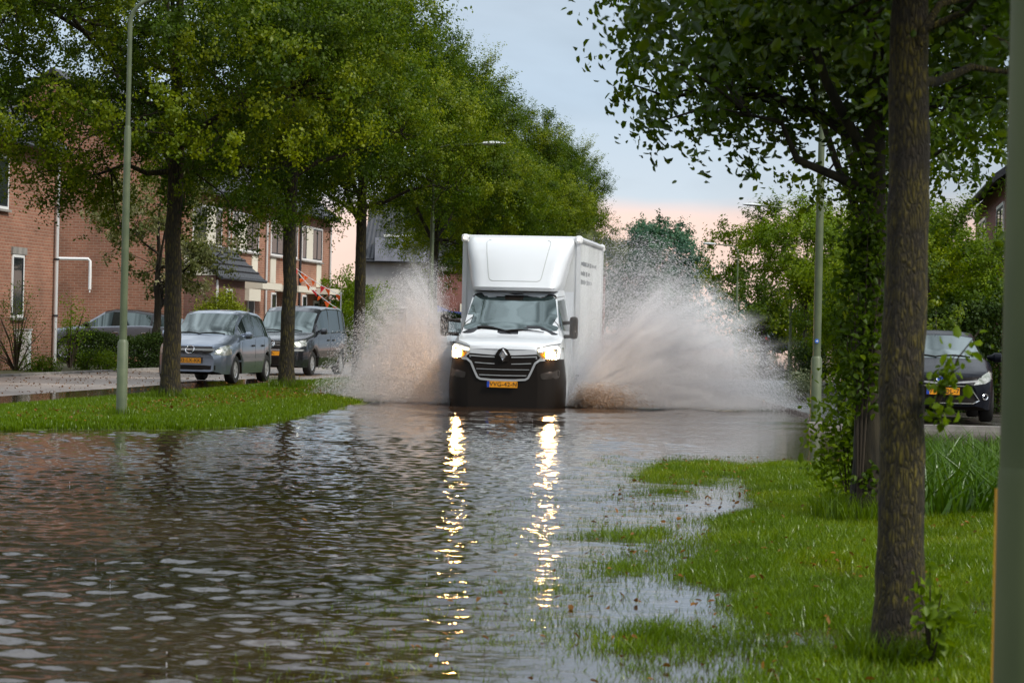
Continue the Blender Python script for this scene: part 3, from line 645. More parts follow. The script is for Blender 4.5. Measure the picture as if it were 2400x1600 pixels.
# fallen leaves
def litter(n, sx, Yr, zf, size, label, name, seed):
    r = np.random.default_rng(seed); s = sx[0]+r.random(n)*(sx[1]-sx[0]); Y = Yr[0]+r.random(n)*(Yr[1]-Yr[0]); z = zf(s, Y)
    Pt = np.stack([s+DX*Y, Y, np.maximum(z, 0)+.02+.03*r.random(n)], 1); V, Fc, at = leaves(Pt, size, r, 'ovate', 2.0, vcl=.1+.2*r.random(n))
    tag(link(name, np_mesh(name, V, Fc, False, at), M['deadleaf']), label, 'fallen leaves', kind='stuff')
litter(900, (-2, 3), (8, 28), verge_h, .035, 'brown and orange leaves scattered in the right verge grass', 'verge_leaves', 1)
litter(3800, (-11.2, -9.6), (31.8, 60), island_h, .05, 'band of brown fallen leaves along the left island', 'island_leaves', 2)
litter(600, (-18.8, -13), (40, 66), lambda s, Y: .075+0*s, .05, 'leaf litter strewn over the wet side street', 'street_leaves', 3)
litter(30, (-9, -3), (9.5, 26), lambda s, Y: 0*s-.014, .035, 'few orange leaves floating on the flood water', 'floating_leaves', 4)

# puddle along the island's street side
strip(-14.3, -12.95, 34, 60, .079, 'puddle', M['water'], .003)

# ------------------------------------------------------------------ sprigs on the near trunk
def sprig(name, base, tips, n, size, label, seed, m):
    r = np.random.default_rng(seed); e_ = empty(name, base, 0, label, 'twig'); b = MB(); Pt = []
    for t in tips:
        t = Vector(t); mid = t*.5+Vector((0, 0, .05)); b.tube([(0, 0, 0), mid, t], [.006, .004, .002], 5, False)
        for k in range(n//len(tips)):
            q = r.random()**.7; p = (Vector((0, 0, 0)).lerp(mid, q*2) if q < .5 else mid.lerp(t, q*2-1)); Pt.append(tuple(p+Vector(r.normal(size=3)*.035)))
    b.build('stem', M['twig'], e_, True); V, Fc, at = leaves(np.array(Pt), size, r, 'ovate', .3, vcl=.3, aspect=.75)
    link('foliage', np_mesh(name, V, Fc, False, at), m, e_); return e_
b_ = P(2192, 960, 10.6)
sprig('leafy_twig', b_, [P(2300, 770, 10.6)-b_, P(2240, 830, 10.6)-b_, P(2250, 860, 10.5)-b_, P(2215, 870, 10.6)-b_, P(2210, 1000, 10.6)-b_, P(2235, 930, 10.5)-b_], 96, .045, 'leafy twig reaching from the mossy trunk across the black hatchback', 7, M['leaf_bright'])
b_ = P(2180, 1560, 10.5)
sprig('leafy_twig', b_, [P(2150, 1350, 10.4)-b_, P(2180, 1330, 10.4)-b_, P(2210, 1380, 10.4)-b_, P(2230, 1440, 10.3)-b_, P(2170, 1440, 10.3)-b_], 120, .05, 'tuft of green shoots at the foot of the mossy trunk', 8, M['leaf_bright'])
# grass collar at the trunk feet
def collar(x, y, r_, n, h, label, seed):
    r = np.random.default_rng(seed); a = r.random(n)*6.283; q = r_*(.55+.9*r.random(n)); V, Fc, at = blades(x+np.cos(a)*q, y+np.sin(a)*q, np.full(n, 0.0), h, .008, r, .7)
    return V, Fc, at
cs = [(1.70, 10.7, .17, 1500, .14), (2.72, 18.8, .3, 1500, .22), (-5.77, 42, .25, 900, .2), (-4.58, 50.6, .3, 900, .25), (PX(285, 985, 33.6), 33.6, .13, 400, .16)]
Vs, F4, F3, As, off = [], [], [], [], 0
for i, (x, y, r_, n_, h_) in enumerate(cs):
    V, Fc, at = collar(x, y, r_, n_, h_, '', i); V[:, 2] += .0 if y < 30 else .08
    Vs.append(V); F4.append(Fc[0]+off); F3.append(Fc[1]+off); As.append(at); off += len(V)
tag(link('grass_tufts', np_mesh('grass_tufts', np.concatenate(Vs), [np.concatenate(F4), np.concatenate(F3)], False, np.concatenate(As)), M['grass']), 'longer grass tufts round the feet of trunks and lamp post', 'grass', kind='stuff')

# ------------------------------------------------------------------ street lamps
def street_lamp(x, y, z, armdir, label, group='green street lamps', m=None, r1=.075, r2=.05, r3=.032, H=5.75, arm=1.15):
    e_ = empty('street_lamp', (x, y, z), 0, label, 'street lamp', group); m = m or M['post']
    b = MB(); b.tube([(0, 0, -.15), (0, 0, 1.08), (0, 0, 1.12)], [r1, r1*.98, r2*1.02], 20)
    b.tube([(0, 0, 1.12), (0, 0, 2.6), (0, 0, 3.96), (0, 0, 4.02)], [r2*1.02, r2, r2*.92, r3*1.05], 20, False)
    b.build('pole', m, e_, True)
    pts = [(0, 0, 4.02), (0, 0, H-.35)]
    for k in range(1, 7): a = k/6*math.pi/2; pts.append((armdir*.35*(1-math.cos(a)), 0, H-.35+.35*math.sin(a)))
    pts.append((armdir*arm, 0, H+.06))
    MB().tube(pts, [r3, r3]+[r3*.9]*7, 14).build('arm', m, e_, True)
    h = MB(); n = 10; secs = []
    for i in range(n+1):
        t = i/n; w = .02+.10*math.sin(math.pi*min(1, t*.9+.08))**.6; xx = armdir*(arm-.05+.62*t)
        secs.append((xx, w, H+.07+.02*t))
    vs = []; fs = []
    for (xx, w, zz) in secs:
        for j in range(10): a = j/10*6.283; vs.append((xx, w*math.cos(a), zz+.055*math.sin(a)*(w/.12)))
    for i in range(n):
        for j in range(10): fs.append((i*10+j, i*10+(j+1) % 10, (i+1)*10+(j+1) % 10, (i+1)*10+j))
    fs += [tuple(range(10)), tuple(n*10+j for j in range(10))]
    h.add(vs, fs); h.build('lamp_head', M['lamp_head'], e_, True)
    return e_
street_lamp(PX(285, 985, 33.6), 33.6, .03, 1, 'tall green street lamp on the left island beside the front tree')
street_lamp(PX(1008, 800, 59.4), 59.4, .03, 1, 'green street lamp behind the left spray, left of the box truck')
pr = street_lamp(PX(1911, 990, 38.5), 38.5, -.02, -1, 'green street lamp standing in the flood at the right, with a round blue sticker', r1=.088, r2=.062, r3=.05)
# blue sticker with a white number
s_ = MB(); s_.tube([(-.01, -.066, 1.355), (-.01, -.0665-.006, 1.355)], .034, 18); s_.build('sticker', mat('sticker_blue', (.02, .12, .5), .6), pr)
s_ = MB(); s_.box((-.024, -.0745, 1.347), (-.004, -.0725, 1.363)); s_.box((-.002, -.0745, 1.340), (.006, -.0725, 1.370)); s_.build('sticker_mark', M['white'], pr)
street_lamp(9.45, 84, 0, -1, 'street lamp hidden in the right trees, only its head in the open sky')
street_lamp(PX(1728, 700, 121), 121, 0, -1, 'far street lamp with curved arm above the right spray')
pn = street_lamp(1.385, 6.5, -.05, -1, 'wide blurred green post at the right frame edge, closest to the camera', m=M['post_near'], r1=.102, r2=.094, r3=.085)
for z0, z1 in ((-.1, 1.06),): MB().tube([(-.090, .045, z0), (-.090, .045, z1)], .0075, 8).build('edge_strip', M['orange_strip'], pn, True)  # thin orange strip down the left edge of the post

# ------------------------------------------------------------------ houses
def house(name, label, x0, Y0, L, depth, eave, ridge, mwall, group=None, rz=None, roofm=None):
    """local X along the road (away from camera), Y into the plot, facade at y=0 facing the road"""
    e_ = empty(name, (x0, Y0, .08), math.pi/2-HEAD if rz is None else rz, label, 'house', group)
    MB().box((0, 0, -.2), (L, depth, eave)).prism([(0.0, eave+.002), (depth, eave+.002), (depth/2, ridge-.12)], .002, L-.002, 'x').build('wall', mwall, e_)
    r = MB(); t = .16; ov = .35
    sl_ = (ridge-eave)/(depth/2)
    for a, b in (((-ov, eave-ov*sl_+.06), (depth/2, ridge+.06)), ((depth+ov, eave-ov*sl_+.06), (depth/2+.001, ridge+.06))):
        r.prism([(a[0], a[1]), (b[0], b[1]), (b[0], b[1]+t), (a[0], a[1]+t)], -.06, L+.06, 'x')
    r.build('roof', roofm or M['rooftile'], e_)
    MB().tube([(-.05, -ov-.03, eave-ov*sl_+.10), (L+.05, -ov-.03, eave-ov*sl_+.10)], .06, 8).build('gutter', M['greyframe'], e_, True)
    return e_
def window(par, x0, x1, z0, z1, splits, mframe=None, y=0.0, curtain=False):
    """white frame standing 3 cm proud; splits: list of ('g'|'p', width share) glass or panel"""
    fr = MB(); t = .07; y0 = y-.035
    fr.box((x0, y0, z0), (x1, y-.002, z0+t)); fr.box((x0, y0, z1-t), (x1, y-.002, z1)); fr.box((x0, y0, z0+t), (x0+t, y-.002, z1-t)); fr.box((x1-t, y0, z0+t), (x1, y-.002, z1-t))
    f = fr.build('window', mframe or M['white'], par)
    X = x0+t; W_ = (x1-x0-2*t); tot = sum(w for _, w in splits)
    for i, (k, w) in enumerate(splits):
        w_ = W_*w/tot
        if k == 'p': MB().box((X, y-.028, z0+t+.003), (X+w_, y-.004, z1-t-.003)).build('panel', M['cream'], f)
        else:
            g = .045; gl = MB(); cs_ = MB()
            cs_.box((X, y-.031, z0+t), (X+g, y-.003, z1-t)); cs_.box((X+w_-g, y-.031, z0+t), (X+w_, y-.003, z1-t)); cs_.box((X+g, y-.031, z0+t), (X+w_-g, y-.003, z0+t+g)); cs_.box((X+g, y-.031, z1-t-g), (X+w_-g, y-.003, z1-t))
            cs_.build('casement', M['greyframe'], f); gl.box((X+g, y-.018, z0+t+g), (X+w_-g, y-.004, z1-t-g)).build('pane', M['winglass'], f)
        X += w_
    MB().box((x0-.06, y-.10, z0-.06), (x1+.06, y-.002, z0-.004)).build('sill', M['concrete'], f)
    return f
SF = -21.1
def fac(xp):        # photo x' on the facade plane -> distance Y
    return -SF/(DX-(xp-1200)/F)
Lh = 5.62; Y0 = 79.0
win = [(79.9, 83.6, 'gpg'), (85.1, 88.9, 'gpgg'), (90.8, 95.2, 'ggpg'), (96.0, 99.7, 'gpgg')]
hl = ['end terrace brick house with a tiled lean-to porch, behind the silver-blue car', 'second brick row house from the gable, with a tall white door frame',
      'third brick row house from the gable, partly behind the second avenue trunk', 'last brick row house of the block, bunting strung from its front']
spl = {'gpg': [('g', 1.0), ('g', 1.0), ('p', 1.5), ('g', .9)], 'gpgg': [('g', .9), ('p', 1.5), ('g', 1), ('g', 1.1)], 'ggpg': [('g', 1), ('g', 1), ('p', 1.5), ('g', .9)]}
houses = []
cosH = math.cos(HEAD)
for i in range(4):
    Ys = Y0+i*Lh*cosH; x0 = SF+DX*Ys
    h = house('row_house', hl[i], x0, Ys, Lh-.004, 9, 5.75, 9.2, M['brick'], 'brick row houses along the side street'); houses.append(h)
    a, b, k = win[i]; lx0 = (a-Ys)/cosH; lx1 = (b-Ys)/cosH
    window(h, max(.08, lx0), min(Lh-.08, lx1), 3.85, 5.2, spl[k])
    # white panel under the window
    px0 = lx1-.95 if i != 2 else lx0
    MB().box((px0, -.03, 2.85), (px0+.85, -.003, 3.78)).build('panel', M['cream'], h)
    if i > 0:
        window(h, lx0+.25, lx0+1.05, .9 if i != 2 else .3, 2.5, [('g', 1)])
        d = MB(); dx = lx0+2.3
        d.box((dx, -.05, -.1), (dx+.09, -.003, 2.3)); d.box((dx+.95, -.05, -.1), (dx+1.04, -.003, 2.3)); d.box((dx+.09, -.05, 2.2), (dx+.95, -.003, 2.3))
        d.build('door_frame', M['white'], h)
        dd_ = MB().box((dx+.092, -.025, -.1), (dx+.948, -.004, 2.198)).build('door', M['greyframe'] if i != 2 else M['cream'], h)
        MB().box((dx+.82, -.06, 1.0), (dx+.86, -.026, 1.14)).build('handle', M['chrome'], dd_)
        MB().box((lx0+.9, -.9, 2.55), (lx0+3.9, -.004, 2.78)).build('canopy', M['cream'], h)
    MB().tube([(Lh-.12, -.06, 0), (Lh-.12, -.06, 5.4)], .045, 8).build('downspout', M['greyframe'] if i == 2 else M['alu'], h, True)
# lean-to of the first house
h = houses[0]
MB().box((0.02, -1.05, -.15), (3.9, -.003, 2.84)).build('porch_wall', M['brick2'], h)
MB().prism([(-1.04, 2.844), (-.003, 2.844), (-.003, 3.72)], .0, .05, 'x').build('gable_board', M['cream'], h)
rf = MB(); rf.prism([(-1.22, 2.72), (-.003, 3.80), (-.003, 3.92), (-1.22, 2.84)], -.08, 6.0, 'x')
for k in range(1, 5):
    t = k/5; y_, z_ = -1.22+1.217*t, 2.84+1.08*t; rf.prism([(y_-.05, z_-.035), (y_, z_), (y_, z_+.05), (y_-.06, z_+.012)], -.08, 6.0, 'x')
rf.build('porch_roof', M['rooftile'], h)
MB().tube([(-.1, -1.27, 2.77), (6.0, -1.27, 2.77)], .05, 8).build('porch_gutter', M['greyframe'], h, True)
window(h, 1.3, 2.1, .6, 2.45, [('g', 1)], y=-1.05)
MB().box((3.905, -1.2, 2.1), (5.55, -.003, 2.5)).build('porch_beam', M['cream'], h)
MB().box((.06, -1.11, .0), (.14, -1.053, 2.7)).build('porch_downspout', M['white'], h)
dr = MB().box((5.0, -.06, -.1), (5.5, -.004, 2.05)).build('door', M['greyframe'], h)
MB().box((4.86, -.09, -.1), (4.99, -.004, 2.08)).box((5.51, -.09, -.1), (5.6, -.004, 2.08)).build('door_frame', M['white'], h)
# white overflow pipe on the gable
e_ = empty('wall_pipe', P(140, 606, 78.9), 0, 'white pipe bent down across the brick gable wall', 'pipe')
b_ = P(140, 606, 78.9); pts = [P(x, y, 78.9)-b_ for x, y in ((100, 605), (150, 606), (208, 607), (212, 612), (212, 640), (211, 678))]
MB().tube(pts, .05, 8).build('pipe', M['white'], e_, True); MB().tube([pts[-1], pts[-1]+Vector((0, 0, -.1))], .022, 8).build('outlet', M['white'], e_, True)
# house A at the left edge
YA = 66.1
hA = house('brick_house', 'large orange brick house cut by the left frame edge', SF+DX*(YA-16), YA-16, 16/cosH, 9, 5.9, 9.4, M['brick'])
la = lambda Y: (Y-(YA-16))/cosH
window(hA, la(60.3), la(62.25), 4.05, 5.4, [('g', 1), ('g', 1)])
window(hA, la(56.0), la(58.6), 4.05, 5.4, [('g', 1), ('p', 1), ('g', 1)])
window(hA, la(62.65), la(63.55), 1.35, 2.95, [('g', 1)])
MB().box((la(62.6), -.05, 2.96), (la(63.7), -.003, 3.14)).build('lintel', M['concrete'], hA)
MB().tube([(la(65.95), -.09, -.1), (la(65.95), -.09, 5.6)], .055, 10).build('downspout', M['alu'], hA, True)
for z_ in (1.4, 2.9, 4.3): MB().tube([(la(65.95), -.09, z_), (la(65.95), -.09, z_+.05)], .075, 10).build('pipe_bracket', M['greyframe'], hA, True)
# white electric box / planter below the window of the left house
e_ = empty('meter_box', P(52, 790, 63), -HEAD, 'small white box standing behind the bare bush under the narrow window', 'box')
MB().box((-.2, -.1, -.9), (.22, .12, .18)).build('body', M['white'], e_, bevel=.02); MB().box((-.22, -.12, .183), (.24, .14, .22)).build('lid', M['alu'], e_)
# right-hand house
hR = house('brick_house', 'brick house with a dark tiled roof behind the right-hand trees', 12.1, 60, 14, 9, 4.9, 8.2, M['brickred'], rz=-math.pi/2-HEAD+math.pi)
hR.location = (12.6+9, 58, .05)
hR.rotation_euler[2] = math.pi/2-HEAD
hR.location = (10.42, 52, .05); hR.scale = (1, -1, 1)
window(hR, 2.0, 4.5, 3.1, 4.4, [('g', 1), ('g', 1)])
window(hR, 9.0, 12.2, 3.1, 4.4, [('g', 1), ('p', 1), ('g', 1)])
# house behind the left spray with grey dormer
hB = house('brick_house', 'grey-roofed house with a pale dormer behind the left spray', PX(850, 700, 118), 118, 5.2, 8, 4.6, 7.6, M['render'], rz=-.05)
MB().box((.6, -.5, 4.45), (3.0, 2.6, 5.55)).build('dormer', M['roofgrey'], hB)
MB().box((1.0, -.54, 5.6), (2.4, 1.8, 5.72)).build('skylight', M['white'], hB)
window(hB, .4, 2.2, .9, 2.3, [('g', 1), ('g', 1)])
# low brick building left of the truck
hC = empty('brick_shed', (PX(1024, 730, 104), 104, .05), -.05, 'flat-roofed red brick building peeking out left of the box truck', 'building')
MB().box((0, 0, -.2), (7, 5, 3.75)).build('wall', M['brickred'], hC); MB().box((-.1, -.1, 3.753), (7.1, 5.1, 3.9)).build('roof_edge', M['concrete'], hC)
dr = MB().box((.98, -.05, -.1), (1.12, -.003, 2.4)).build('door_frame', M['cream'], hC)
tv = PX(1024, 722, 98.5)
e_ = empty('tarpaulin', (tv, 98.5, 2.0), 0, 'blue tarpaulin stretched above the hedge left of the truck', 'tarpaulin')
MB().prism([(0, -.1), (1.5, -.14), (1.5, 0.0), (1.05, .06), (.55, .10), (.0, .32)], 0, .6, 'y').build('sheet', M['bluetarp'], e_)
MB().tube([(0.03, .3, -.1), (.03, .3, -2.0)], .02, 6).tube([(1.45, .3, -.15), (1.45, .3, -2.0)], .02, 6).build('pole', M['alu'], e_)

# ------------------------------------------------------------------ bunting
def bunting(a, b, sag, nf, label, seed):
    a = Vector(a); b = Vector(b); e_ = empty('bunting', a, 0, label, 'bunting', 'orange bunting strings in front of the last house'); d = b-a; r = random.Random(seed)
    q = lambda t: d*t+Vector((0, 0, -sag*4*t*(1-t)))
    MB().tube([q(i/16) for i in range(17)], .012, 5).build('string', M['whitecloth'], e_)
    u = d.normalized()
    for k in range(nf):
        t = min(.98, max(.02, (k+.5+r.uniform(-.3, .3))/nf)); p = q(t); w = .07+.06*r.random(); hh_ = .16+.12*r.random(); sw = r.uniform(-.12, .12)
        m_ = M['orangeflag'] if k % 4 != 2 else M['redflag']
        f = MB().prism([(-w, 0), (w, 0), (sw, -hh_)], -.004, .004, 'y').build('flag', m_, e_); f.location = p; f.rotation_euler = (r.uniform(-.3, .3), 0, r.uniform(-.5, .5))
bunting(P(655, 598, 93), P(800, 693, 80), .1, 9, 'upper string of orange flags running down from the brick wall', 1)
bunting(P(700, 640, 92), P(796, 725, 80), .12, 6, 'lower string of larger orange flags above the dark grey van', 2)
e_ = empty('flag_pole', P(800, 693, 80)-Vector((0, 0, 2.6)), 0, 'thin pole holding the ends of the bunting behind the dark grey van', 'pole')
MB().tube([(0, 0, -.1), (0, 0, 2.65)], .02, 8).build('shaft', M['alu'], e_, True); MB().tube([(0, 0, 2.65), (0, 0, 2.72)], .035, 8).build('finial', M['white'], e_, True)

# ------------------------------------------------------------------ text helper
def text_mesh(txt, size, mname='text', ex=.002):
    c = bpy.data.curves.new('t', 'FONT'); c.body = txt; c.size = size; c.extrude = ex; c.align_x = 'CENTER'; c.align_y = 'CENTER'; c.space_character = 1.08
    o = bpy.data.objects.new('t', c); COL.objects.link(o); dg = bpy.context.evaluated_depsgraph_get()
    me = bpy.data.meshes.new_from_object(o.evaluated_get(dg)); me.name = mname
    bpy.data.objects.remove(o); bpy.data.curves.remove(c); return me
def plate(par, x, z, txt, y=0, w=.52, rear=False):
    """number plate on the plane x, facing +X (or -X)"""
    s = -1 if rear else 1
    p = MB().box((min(x, x+.012*s), y-w/2, z-.055), (max(x, x+.012*s), y+w/2, z+.055)).build('number_plate', M['plate'], par)
    yb = y-w/2 if not rear else y+w/2-.045
    MB().box((min(x+.013*s, x+.016*s), yb, z-.053), (max(x+.013*s, x+.016*s), yb+.045, z+.053)).build('country_band', M['plateblue'], p)
    if txt:
        me = text_mesh(txt, .105); o = link('lettering', me, M['ink'], p); o.rotation_euler = (math.pi/2, 0, math.pi/2*s); o.location = (x+.0145*s, y+.022*s, z)
    return p

# ------------------------------------------------------------------ surface projection for decals
class Surf:
    def __init__(s, V, Fc): s.t = BVHTree.FromPolygons([tuple(v) for v in V], [tuple(f) for f in Fc])
    def front(s, y, z, off):
        h = s.t.ray_cast(Vector((5, y, z)), Vector((-1, 0, 0)))
        return (h[0]+Vector((off, 0, 0))) if h[0] is not None else None
    def side(s, x, z, off, sg=1):
        h = s.t.ray_cast(Vector((x, 5*sg, z)), Vector((0, -sg, 0)))
        return (h[0]+Vector((0, off*sg, 0))) if h[0] is not None else None
def decal(sf, poly, off, name, m, par, rings=4, seg=3, side=0, th=.02):
    pts = []
    n0 = len(poly)
    for i in range(n0):
        a, b = poly[i], poly[(i+1) % n0]
        for k in range(seg): pts.append((a[0]+(b[0]-a[0])*k/seg, a[1]+(b[1]-a[1])*k/seg))
    cx = sum(p[0] for p in pts)/len(pts); cy = sum(p[1] for p in pts)/len(pts)
    f = (lambda u, v, o_: sf.front(u, v, o_)) if side == 0 else (lambda u, v, o_: sf.side(u, v, o_, side))
    vs = []; fs = []; n = len(pts); last = f(cx, cy, off) or Vector((0, 0, 0))
    for r in range(rings):
        q = 1-r/rings
        for p in pts:
            w = f(cx+(p[0]-cx)*q, cy+(p[1]-cy)*q, off)
            if w is None: w = Vector((last.x, p[0], p[1])) if side == 0 else Vector((p[0], last.y, p[1]))
            last = w; vs.append(w)
    vs.append(f(cx, cy, off) or last)
    for r in range(rings-1):
        for i in range(n): fs.append((r*n+i, r*n+(i+1) % n, (r+1)*n+(i+1) % n, (r+1)*n+i))
    for i in range(n): fs.append(((rings-1)*n+i, (rings-1)*n+(i+1) % n, rings*n))
    # rim going back into the body
    b0 = len(vs)
    for i in range(n): vs.append(vs[i]-(Vector((th+off, 0, 0)) if side == 0 else Vector((0, (th+off)*side, 0))))
    for i in range(n): fs.append((i, (i+1) % n, b0+(i+1) % n, b0+i))
    return MB().add(vs, fs).build(name, m, par, True)
def stroke(sf, path, w, off, name, m, par, side=0, closed=False, taper=None):
    """raised band following a polyline drawn on the front (y,z) or side (x,z)"""
    P2 = []
    k = len(path)
    for i in range(k if closed else k-1):
        a, b = path[i], path[(i+1) % k]; L = math.hypot(b[0]-a[0], b[1]-a[1]); m_ = max(2, int(L/.05))
        for j in range(m_): P2.append((a[0]+(b[0]-a[0])*j/m_, a[1]+(b[1]-a[1])*j/m_))
    if not closed: P2.append(path[-1])
    f = (lambda u, v, o_: sf.front(u, v, o_)) if side == 0 else (lambda u, v, o_: sf.side(u, v, o_, side))
    back = Vector((-(off+.015), 0, 0)) if side == 0 else Vector((0, -(off+.015)*side, 0))
    vs = []; fs = []; n = len(P2)
    for i, p in enumerate(P2):
        a = P2[(i-1) % n] if (closed or i) else p; b = P2[(i+1) % n] if (closed or i < n-1) else p
        dx, dy = b[0]-a[0], b[1]-a[1]; L = math.hypot(dx, dy) or 1; nx_, ny_ = -dy/L*w/2, dx/L*w/2
        c = f(p[0], p[1], off)
        if c is None: c = Vector(vs[-2]) if vs else Vector((0, 0, 0))
        if side == 0: l, r_ = Vector((c.x, p[0]+nx_, p[1]+ny_)), Vector((c.x, p[0]-nx_, p[1]-ny_))
        else: l, r_ = Vector((p[0]+nx_, c.y, p[1]+ny_)), Vector((p[0]-nx_, c.y, p[1]-ny_))
        vs += [l, r_, r_+back, l+back]
    for i in range(n if closed else n-1):
        a = i*4; b = ((i+1) % n)*4
        for j in range(4): fs.append((a+j, a+(j+1) % 4, b+(j+1) % 4, b+j))
    if not closed: fs += [(0, 1, 2, 3), (n*4-4, n*4-3, n*4-2, n*4-1)]
    return MB().add(vs, fs).build(name, m, par, False)

# ------------------------------------------------------------------ wheels
def wheel(par, x, y, r, w, mrim=None, spokes=8):
    s = 1 if y > 0 else -1
    e_ = MB(); n = 28; prof = [(r*.62, -w/2), (r*.93, -w/2), (r, -w/2+.03), (r, w/2-.03), (r*.93, w/2), (r*.62, w/2)]
    vs = []; fs = []
    for i in range(n):
        a = i/n*6.28318
        for (q, d) in prof: vs.append((x+q*math.cos(a), y+d, r+q*math.sin(a)))
    k = len(prof)
    for i in range(n):
        for j in range(k): fs.append((i*k+j, i*k+(j+1) % k, ((i+1) % n)*k+(j+1) % k, ((i+1) % n)*k+j))
    t = MB().add(vs, fs).build('wheel', M['blackrub'], par, True)
    b = MB(); yo = y+s*(w/2-.035)
    b.tube([(x, yo-s*.05, r), (x, yo-s*.045, r)], r*.63, 24)
    b.tube([(x, yo, r), (x, yo+s*.02, r)], r*.13, 12)
    for i in range(spokes):
        a = i/spokes*6.283; c, s_2 = math.cos(a), math.sin(a); hw = .026
        p = [(x+c*q-s_2*w_, yo+s*.008, r+s_2*q+c*w_) for q, w_ in ((r*.1, -hw), (r*.6, -hw*1.6), (r*.6, hw*1.6), (r*.1, hw))]
        pb = [(v[0], v[1]-s*.04, v[2]) for v in p]
        b.add(p+pb, [(0, 1, 2, 3), (7, 6, 5, 4), (0, 1, 5, 4), (1, 2, 6, 5), (2, 3, 7, 6), (3, 0, 4, 7)])
    ring = []
    b2 = MB(); n2_ = 28
    pts = [(x+r*.6*math.cos(i/n2_*6.283), yo, r+r*.6*math.sin(i/n2_*6.283)) for i in range(n2_+1)]
    b.tube(pts, .018, 6, False)
    b.build('rim', mrim or M['hub'], t, False)
    return t

# ------------------------------------------------------------------ cars
def car(name, loc, rz, label, group, sp):
    """front at +X, ground z=0, left side +Y"""
    e_ = empty(name, loc, rz, label, 'car', group); L, W_ = sp['L'], sp['W']; P_ = sp['paint']
    ust = np.unique(np.concatenate([np.linspace(0, L, 84), [k[0] for k in sp['top']], [q for w_ in sp['win'] for q in w_]]))
    top = np.interp(ust, [k[0] for k in sp['top']], [k[1] for k in sp['top']])
    def smooth(a, it=1):
        for _ in range(it): a = np.concatenate([[a[0]], (a[:-2]+2*a[1:-1]+a[2:])/4, [a[-1]]])
        return a
    cow, hdr, rh, re_ = sp['cowl'], sp['header'], sp['rhead'], sp['rend']
    belt = np.interp(ust, [0, .25, cow, L*.75, L-.15, L], [sp['top'][0][1]-.06, sp['nose']-.03, sp['belt']-.02, sp['belt']+.06, sp['belt']+.02, sp['belt']-.1])
    belt = np.minimum(belt, top-.03)
    wid = W_/2*np.interp(ust, [0, .05, .15, .35, .8, 2, L-.6, L-.2, L-.05, L], [.62, .78, .89, .965, 1, 1, .99, .95, .85, .75])
    gh = np.clip((top-belt-.05)/.3, 0, 1)
    wt = wid*(.90*(1-gh)+sp.get('tumble', .76)*gh)
    bot0 = np.interp(ust, [0, .1, .5, L-.4, L], [.26, .2, .2, .22, .32])
    rw = sp['r']; Ra = rw*1.16; bot = bot0.copy()
    for u_ in (sp['fw'], sp['rwh']):
        du = ust-u_; ok = np.abs(du) < Ra; bot[ok] = np.maximum(bot[ok], rw+np.sqrt(Ra**2-du[ok]**2))
    K = 10; rings = []
    for i, u in enumerate(ust):
        x = L/2-u; w, b, t, be, q = wid[i], bot[i], top[i], belt[i], wt[i]; h_ = t-be
        sh = min(.10, h_*.55); z1 = max(b+.03, min(.42, be-.15)); zm = max(z1+.02, .58); zm = min(zm, be-.06); z1 = min(z1, zm-.01)
        half = [(0, bot0[i]+.02 if b > bot0[i]+.01 else b), (w*.80, b), (w*.965, b+.01), (w*1.0, z1), (w*1.0, zm), (w*.985, be-.05), (w*.95, be), (q, t-sh), (q*.93, t-sh*.42), (q*.6, t-sh*.1), (0, t)]
        half[0] = (0, b)
        rings.append([(x, y, z) for (y, z) in half]+[(x, -y, z) for (y, z) in half[-2:0:-1]])
    R = len(rings[0]); H_ = 11; V = [(x-.16*(y/W_*2)**2*min(1, max(0, (x+L*.1)/(L*.3))), y, z) for r in rings for (x, y, z) in r]; groups = {}
    def gput(k, f): groups.setdefault(k, []).append(f)
    for i in range(len(ust)-1):
        uc = (ust[i]+ust[i+1])/2
        for j in range(R):
            f = (i*R+j, i*R+(j+1) % R, (i+1)*R+(j+1) % R, (i+1)*R+j); jj = j if j < H_-1 else R-1-j   # mirrored row index
            sideL = j < H_-1; key = 'body'
            if jj <= 1: key = 'underbody'
            if jj in (8, 9) and cow < uc < hdr: key = 'windscreen'
            elif jj in (8, 9) and rh < uc < re_: key = 'rear_window'
            elif jj in (7, 8, 9) and uc >= hdr and uc <= rh and sp.get('roofmat'): key = 'roof'
            if jj == 6:
                for wi, (a, b) in enumerate(sp['win']):
                    if a < uc < b: key = ('side_window', wi, sideL)
                if key == 'body' and sp.get('roofmat') and cow < uc < L-.35: key = 'roof'
            if jj == 6 and key == 'body' and sp.get('blackpillar') and sp['win'][0][0] < uc < sp['win'][-1][1]: key = 'pillar'
            gput(key, f)
    for i in (0, len(ust)-1):
        for j in range(H_-1):
            a, b = i*R+j, i*R+j+1; c, d = i*R+(R-j-1) % R, i*R+(R-j) % R
            gput('body', (a, b, c, d) if j > 0 else (a, b, c)); 
    mats = {'body': P_, 'underbody': M['black'], 'windscreen': M['glass'], 'rear_window': M['glass'], 'roof': sp.get('roofmat') or P_, 'pillar': M['blackgloss']}
    allf = [f for g in groups.values() for f in g if len(set(f)) > 2]
    for k, fs in groups.items():
        used = sorted({i for f in fs for i in f}); mp_ = {v: i for i, v in enumerate(used)}
        nm = k if isinstance(k, str) else k[0]
        me = bpy.data.meshes.new(nm); fs2 = []
        for f in fs:
            q = []
            for i in f:
                if mp_[i] not in q: q.append(mp_[i])
            if len(q) > 2: fs2.append(q)
        me.from_pydata([V[i] for i in used], [], fs2); me.polygons.foreach_set('use_smooth', [True]*len(me.polygons)); me.update(); sharp(me, 50)
        me.validate()
        link(nm, me, mats.get(nm, M['glass_side']), e_)
    sf = Surf(V, allf)
